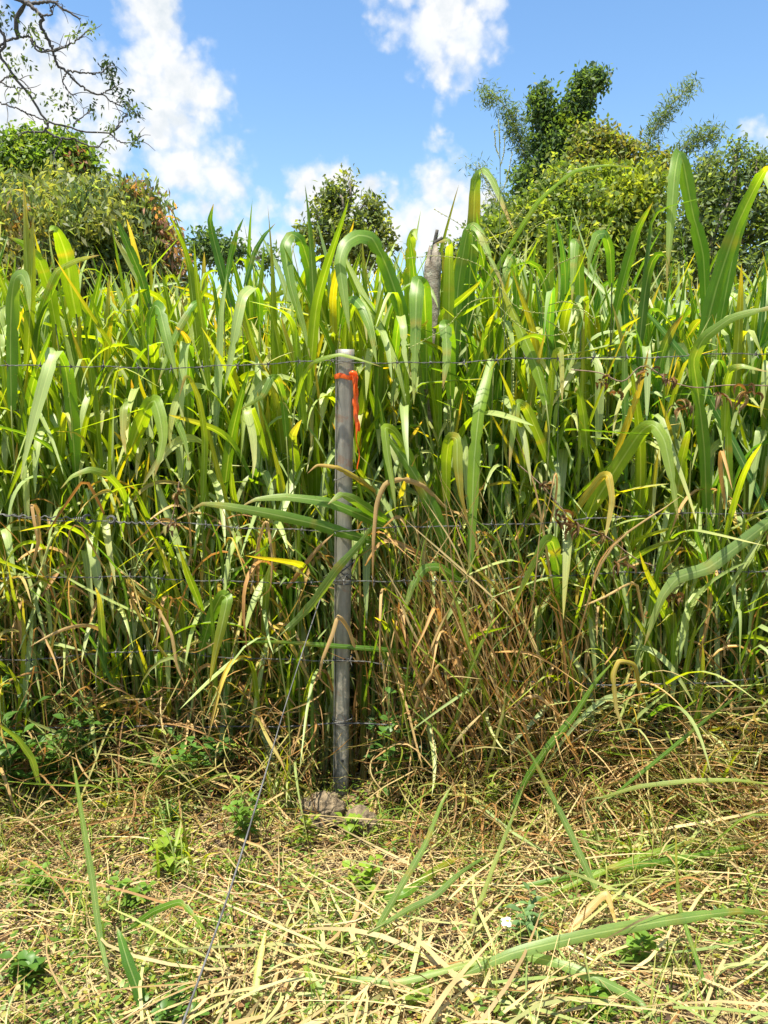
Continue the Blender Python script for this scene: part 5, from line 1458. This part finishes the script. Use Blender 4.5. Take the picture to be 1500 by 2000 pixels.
tree("leafy_tree", "bright green tree top showing above the mango tree", "tree", 18.0,
     [(45, 305, 40, 32), (70, 290, 30, 24), (110, 300, 36, 30), (138, 295, 22, 26), (152, 325, 30, 24), (20, 325, 26, 22), (90, 330, 80, 35), (30, 280, 14, 18), (60, 278, 14, 12)], 70, 520, 24, (.16, .07), [c_(.10, .18, .03), c_(.08, .15, .03), c_(.13, .19, .04)],
     patches=((148, 322, 14, (.3, .12, .08)),), spread=.13, trunk_r=.2)
tree("open_tree", "small open crowned tree standing alone before the central cloud", "tree", 36.0,
     [(662, 398, 30, 30), (704, 446, 40, 40), (676, 352, 7, 14), (632, 425, 30, 34), (648, 372, 14, 16), (683, 360, 11, 22), (655, 385, 22, 18), (732, 410, 20, 18), (745, 445, 18, 38), (598, 455, 22, 18), (650, 470, 62, 44), (700, 490, 60, 40), (628, 388, 10, 14), (716, 392, 10, 12), (760, 470, 12, 20)], 668, 560, 18, (.30, .13), [c_(.12, .17, .05), c_(.10, .15, .045), c_(.15, .185, .055)],
     spread=.19, trunk_r=.22, inner=.55, seedcut=.42)
tree("far_tree", "small dark tree top low against the sky left of centre", "tree", 60.0,
     [(440, 495, 26, 18), (470, 488, 14, 10), (400, 480, 26, 26), (520, 505, 20, 10), (425, 480, 10, 12)], 440, 160, 14, (.45, .2), TD, spread=.4, trunk_r=.25)
tree("broad_tree", "broad yellow-green tree with large leaves in the right background", "tree", 22.0,
     [(1150, 430, 120, 75), (1060, 440, 62, 52), (1235, 430, 66, 80, -.3), (1000, 475, 60, 50), (1110, 375, 62, 42), (1190, 360, 55, 40), (1250, 375, 36, 34), (960, 480, 30, 35), (1130, 490, 140, 60, -.5), (1180, 560, 150, 50), (1000, 550, 60, 45)], 1140, 1500, 24, (.19, .09), TY + [c_(.07, .12, .02)],
     patches=((1230, 350, 40, (.2, .25, .03)), (1180, 345, 30, (.14, .2, .025))), spread=.17, trunk_r=.25, droop=.4)
tree("vine_covered_tree", "tall dark tree wrapped in vines with two leaning heads", "tree", 29.0,
     [(1150, 158, 26, 16), (1168, 150, 14, 9), (1140, 178, 20, 18), (1128, 200, 22, 18), (1118, 222, 18, 16), (1134, 228, 18, 18), (1056, 186, 13, 16), (1060, 212, 18, 22), (1070, 236, 22, 18), (1100, 262, 34, 32), (1082, 290, 42, 36), (1110, 310, 40, 36), (1075, 340, 50, 36), (1130, 260, 18, 20), (1110, 245, 18, 24), (1040, 360, 36, 30)], 1090, 900, 22, (.20, .10), TD,
     patches=((1110, 250, 24, (.09, .14, .025)), (1090, 225, 16, (.07, .12, .02))), spread=.17, trunk_r=.25, trunk_top=(1092, 330, 29.0), inner=.45)
tree("olive_tree", "small olive and orange tinted tree between the bamboo plumes", "tree", 26.0,
     [(1160, 280, 36, 24), (1185, 300, 24, 22), (1148, 305, 32, 24), (1165, 325, 40, 22), (1212, 285, 10, 12), (1222, 300, 16, 14), (1240, 292, 10, 8), (1270, 330, 20, 16), (1290, 315, 14, 10)], 1165, 340, 20, (.2, .1), [c_(.17, .20, .05), c_(.13, .18, .04), c_(.21, .20, .06), c_(.10, .15, .04)], spread=.17, trunk_r=.16)
tree("shade_tree", "dark spreading tree at the right edge behind the tall leaves", "tree", 27.0,
     [(1400, 345, 52, 44), (1362, 395, 30, 46), (1445, 390, 60, 55), (1478, 312, 22, 20), (1440, 300, 16, 14), (1500, 330, 30, 34), (1390, 440, 60, 50), (1475, 440, 55, 50), (1340, 450, 36, 40), (1550, 400, 60, 90), (1440, 285, 8, 10), (1420, 530, 110, 60), (1520, 520, 60, 60), (1320, 540, 60, 50)], 1375, 760, 20, (.22, .09), TG[:3] + [c_(.06, .10, .035)],
     patches=((1480, 430, 30, (.13, .2, .03)), (1420, 440, 25, (.1, .17, .03))), spread=.2, trunk_r=.22, inner=.45)
tree("low_tree", "low dark bushy tree filling the gap left of the broad tree", "tree", 33.0,
     [(965, 455, 36, 45), (1000, 430, 30, 30), (935, 485, 30, 26), (890, 500, 40, 16), (1320, 480, 60, 40)], 960, 330, 18, (.26, .12), TD + [TG[1]], spread=.24, trunk_r=.2)

def bamboo(label, paths, Y, n_per=26):
    base = at(paths[0][0][0], 700, Y); base[2] = 0
    t = empty("bamboo", base, label, "bamboo", "bamboo behind the tall grass")
    cb, lb = Buf(), Buf()
    for path in paths:
        P = spline([np.array([at(path[0][0], 700, Y)[0], Y, 0])] + [at(x, y, Y) for x, y, _ in path], 60)
        tube1(cb, P - base, np.linspace(.06, .012, 60), c_(.2, .2, .1), 6)
        wid = np.interp(np.linspace(0, 1, 60), np.linspace(0, 1, len(path) + 1), [path[0][2]] + [p[2] for p in path])
        m = 150
        ii = rng.integers(22, 60, m)
        tdir = norm(np.gradient(P, axis=0))[ii]
        off = norm(rng.normal(0, 1, (m, 3)) + tdir * .6) * (wid[ii] * Y / FPX * rng.uniform(.2, 1.0, m))[:, None]
        ct = P[ii] + off
        for j in range(0, m, 2):
            limb(cb, P[max(ii[j] - 2, 0)] - base, ct[j] - base, .010, .003, .05, 5, 4)
        leafcloud(lb, ct - base, n_per, .17, .26, .04, np.array([c_(.09, .14, .05), c_(.07, .12, .045), c_(.11, .16, .05)])[rng.integers(0, 3, m)], .15)
    cb.build("culms", M_CULM, t)
    lb.build("foliage", M_TREE, t)
M_CULM = simple("bamboo_culm", (.20, .21, .09), .5, col2=(.30, .30, .14), scale=6)
bamboo("feathery bamboo plume bending left beside the vine-covered tree", [[(1050, 400, 24), (1030, 320, 26), (1008, 255, 26), (985, 205, 24), (952, 182, 14)], [(1055, 400, 20), (1035, 330, 24), (1030, 300, 20)]], 31.0)
bamboo("single tall bamboo plume leaning right against open sky", [[(1235, 395, 8), (1250, 340, 14), (1270, 270, 22), (1295, 225, 22), (1320, 195, 18), (1350, 165, 10)]], 31.5)
bamboo("lower bamboo plume drooping right under the tall leaning one", [[(1270, 400, 14), (1300, 340, 22), (1335, 290, 26), (1368, 270, 20), (1395, 262, 12)], [(1380, 400, 14), (1385, 340, 20), (1378, 310, 20)]], 29.5)
bamboo("sparse feathery bamboo twigs low left of the vine-covered tree", [[(1010, 440, 16), (985, 400, 24), (950, 350, 24), (925, 320, 18)]], 34.0, 8)

# ------------------------------------------------------------------ overhanging branch, upper left
def overhang():
    Y = 6.0
    base = np.array([-5.6, 6.3, 0])
    t = empty("overhanging_tree", base, "nearly leafless tree branches hanging in at the upper left corner", "tree")
    b = Buf()
    crotch = np.array([-5.3, 6.2, 5.2])
    tube1(b, spline([base - base, np.array([.1, -.1, 2.6]), crotch - base, crotch - base + [.2, 0, 1.5]], 20), np.linspace(.17, .09, 20), (.2, .2, .2), 12)
    lb = Buf()
    def br(pts, w0, w1, fromtrunk=False):
        P = [at(x, y, Y + .02 * i) for i, (x, y) in enumerate(pts)]
        if fromtrunk: P = [crotch] + P
        k = 7 * len(P)
        C = spline(P, k) + rng.normal(0, .004, (k, 3))
        tube1(b, C - base, np.linspace(w0, w1, k) * Y / FPX / 2, (.2, .2, .2), 6)
        # small side twigs
        for q in range(len(pts)):
            i = random.randint(k // 4, k - 2)
            d = norm(C[i + 1] - C[i]); dv = norm(d + rng.normal(0, .7, 3)); l = random.uniform(.05, .16)
            e = C[i] + dv * l + [0, 0, -.02]
            tube1(b, spline([C[i] - base, C[i] + dv * l * .5 + rng.normal(0, .01, 3) - base, e - base], 6), np.linspace(.0035, .0015, 6), (.2, .2, .2), 4)
    br([(-60, 20), (0, 113), (25, 145), (50, 175), (75, 215), (95, 240), (130, 247), (165, 258), (220, 258), (235, 245)], 11, 3, True)
    br([(95, 240), (85, 257), (50, 258), (35, 268)], 5, 2)
    br([(90, 255), (115, 270), (145, 272), (185, 288), (205, 275)], 5, 2)
    br([(-60, -40), (25, -5), (50, 8), (32, 30), (33, 70), (38, 75)], 13, 9, True)
    br([(0, 92), (12, 80), (35, 74), (55, 72), (75, 92), (110, 98), (150, 78), (175, 58)], 5, 2.5)
    br([(48, 3), (80, 30), (80, 50), (88, 68), (100, 90), (112, 125), (130, 140), (150, 160), (175, 180), (200, 182), (225, 170)], 7, 2.5)
    br([(130, 137), (160, 142), (195, 143), (215, 128)], 4, 2)
    br([(25, -5), (60, 6), (100, 4), (130, 22), (158, 38)], 8, 3)
    br([(80, 30), (98, 30), (100, 15), (115, 2)], 4, 2)
    br([(-20, 195), (0, 202), (40, 215), (75, 230), (92, 240)], 3, 2.5)
    br([(200, 182), (220, 200), (245, 210), (270, 228)], 3, 1.6)
    br([(145, 243), (165, 225), (180, 215)], 3, 1.5)
    br([(220, 258), (240, 235), (250, 222)], 3, 1.5)
    br([(215, 262), (235, 276), (260, 278), (275, 265)], 3, 1.5)
    br([(60, 75), (75, 100), (110, 96), (135, 90)], 4, 2)
    br([(130, 140), (122, 160), (135, 180), (150, 187)], 3, 1.5)
    br([(0, 160), (20, 170), (45, 172)], 3, 2)
    br([(-10, 175), (15, 150), (40, 155), (70, 188)], 3, 2)
    br([(120, 272), (110, 290), (100, 300)], 2.5, 1.2)
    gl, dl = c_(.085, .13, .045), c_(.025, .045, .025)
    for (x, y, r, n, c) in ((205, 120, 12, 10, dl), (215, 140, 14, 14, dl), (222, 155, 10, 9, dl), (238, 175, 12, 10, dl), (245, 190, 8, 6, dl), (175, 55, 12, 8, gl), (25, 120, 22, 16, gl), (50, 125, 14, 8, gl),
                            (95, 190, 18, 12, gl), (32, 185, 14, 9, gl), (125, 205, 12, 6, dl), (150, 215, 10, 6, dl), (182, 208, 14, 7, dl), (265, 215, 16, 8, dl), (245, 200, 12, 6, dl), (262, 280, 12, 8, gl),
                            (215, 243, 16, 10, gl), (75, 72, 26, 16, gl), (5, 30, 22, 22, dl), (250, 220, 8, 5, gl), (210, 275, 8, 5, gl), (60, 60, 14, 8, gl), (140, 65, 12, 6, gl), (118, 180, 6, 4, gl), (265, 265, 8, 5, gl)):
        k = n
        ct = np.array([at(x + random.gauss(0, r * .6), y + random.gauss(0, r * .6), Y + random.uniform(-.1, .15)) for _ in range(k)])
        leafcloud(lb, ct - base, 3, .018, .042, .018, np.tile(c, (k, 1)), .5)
    b.build("trunk", M_TWIG, t)
    lb.build("leaves", M_TREE, t)
overhang()
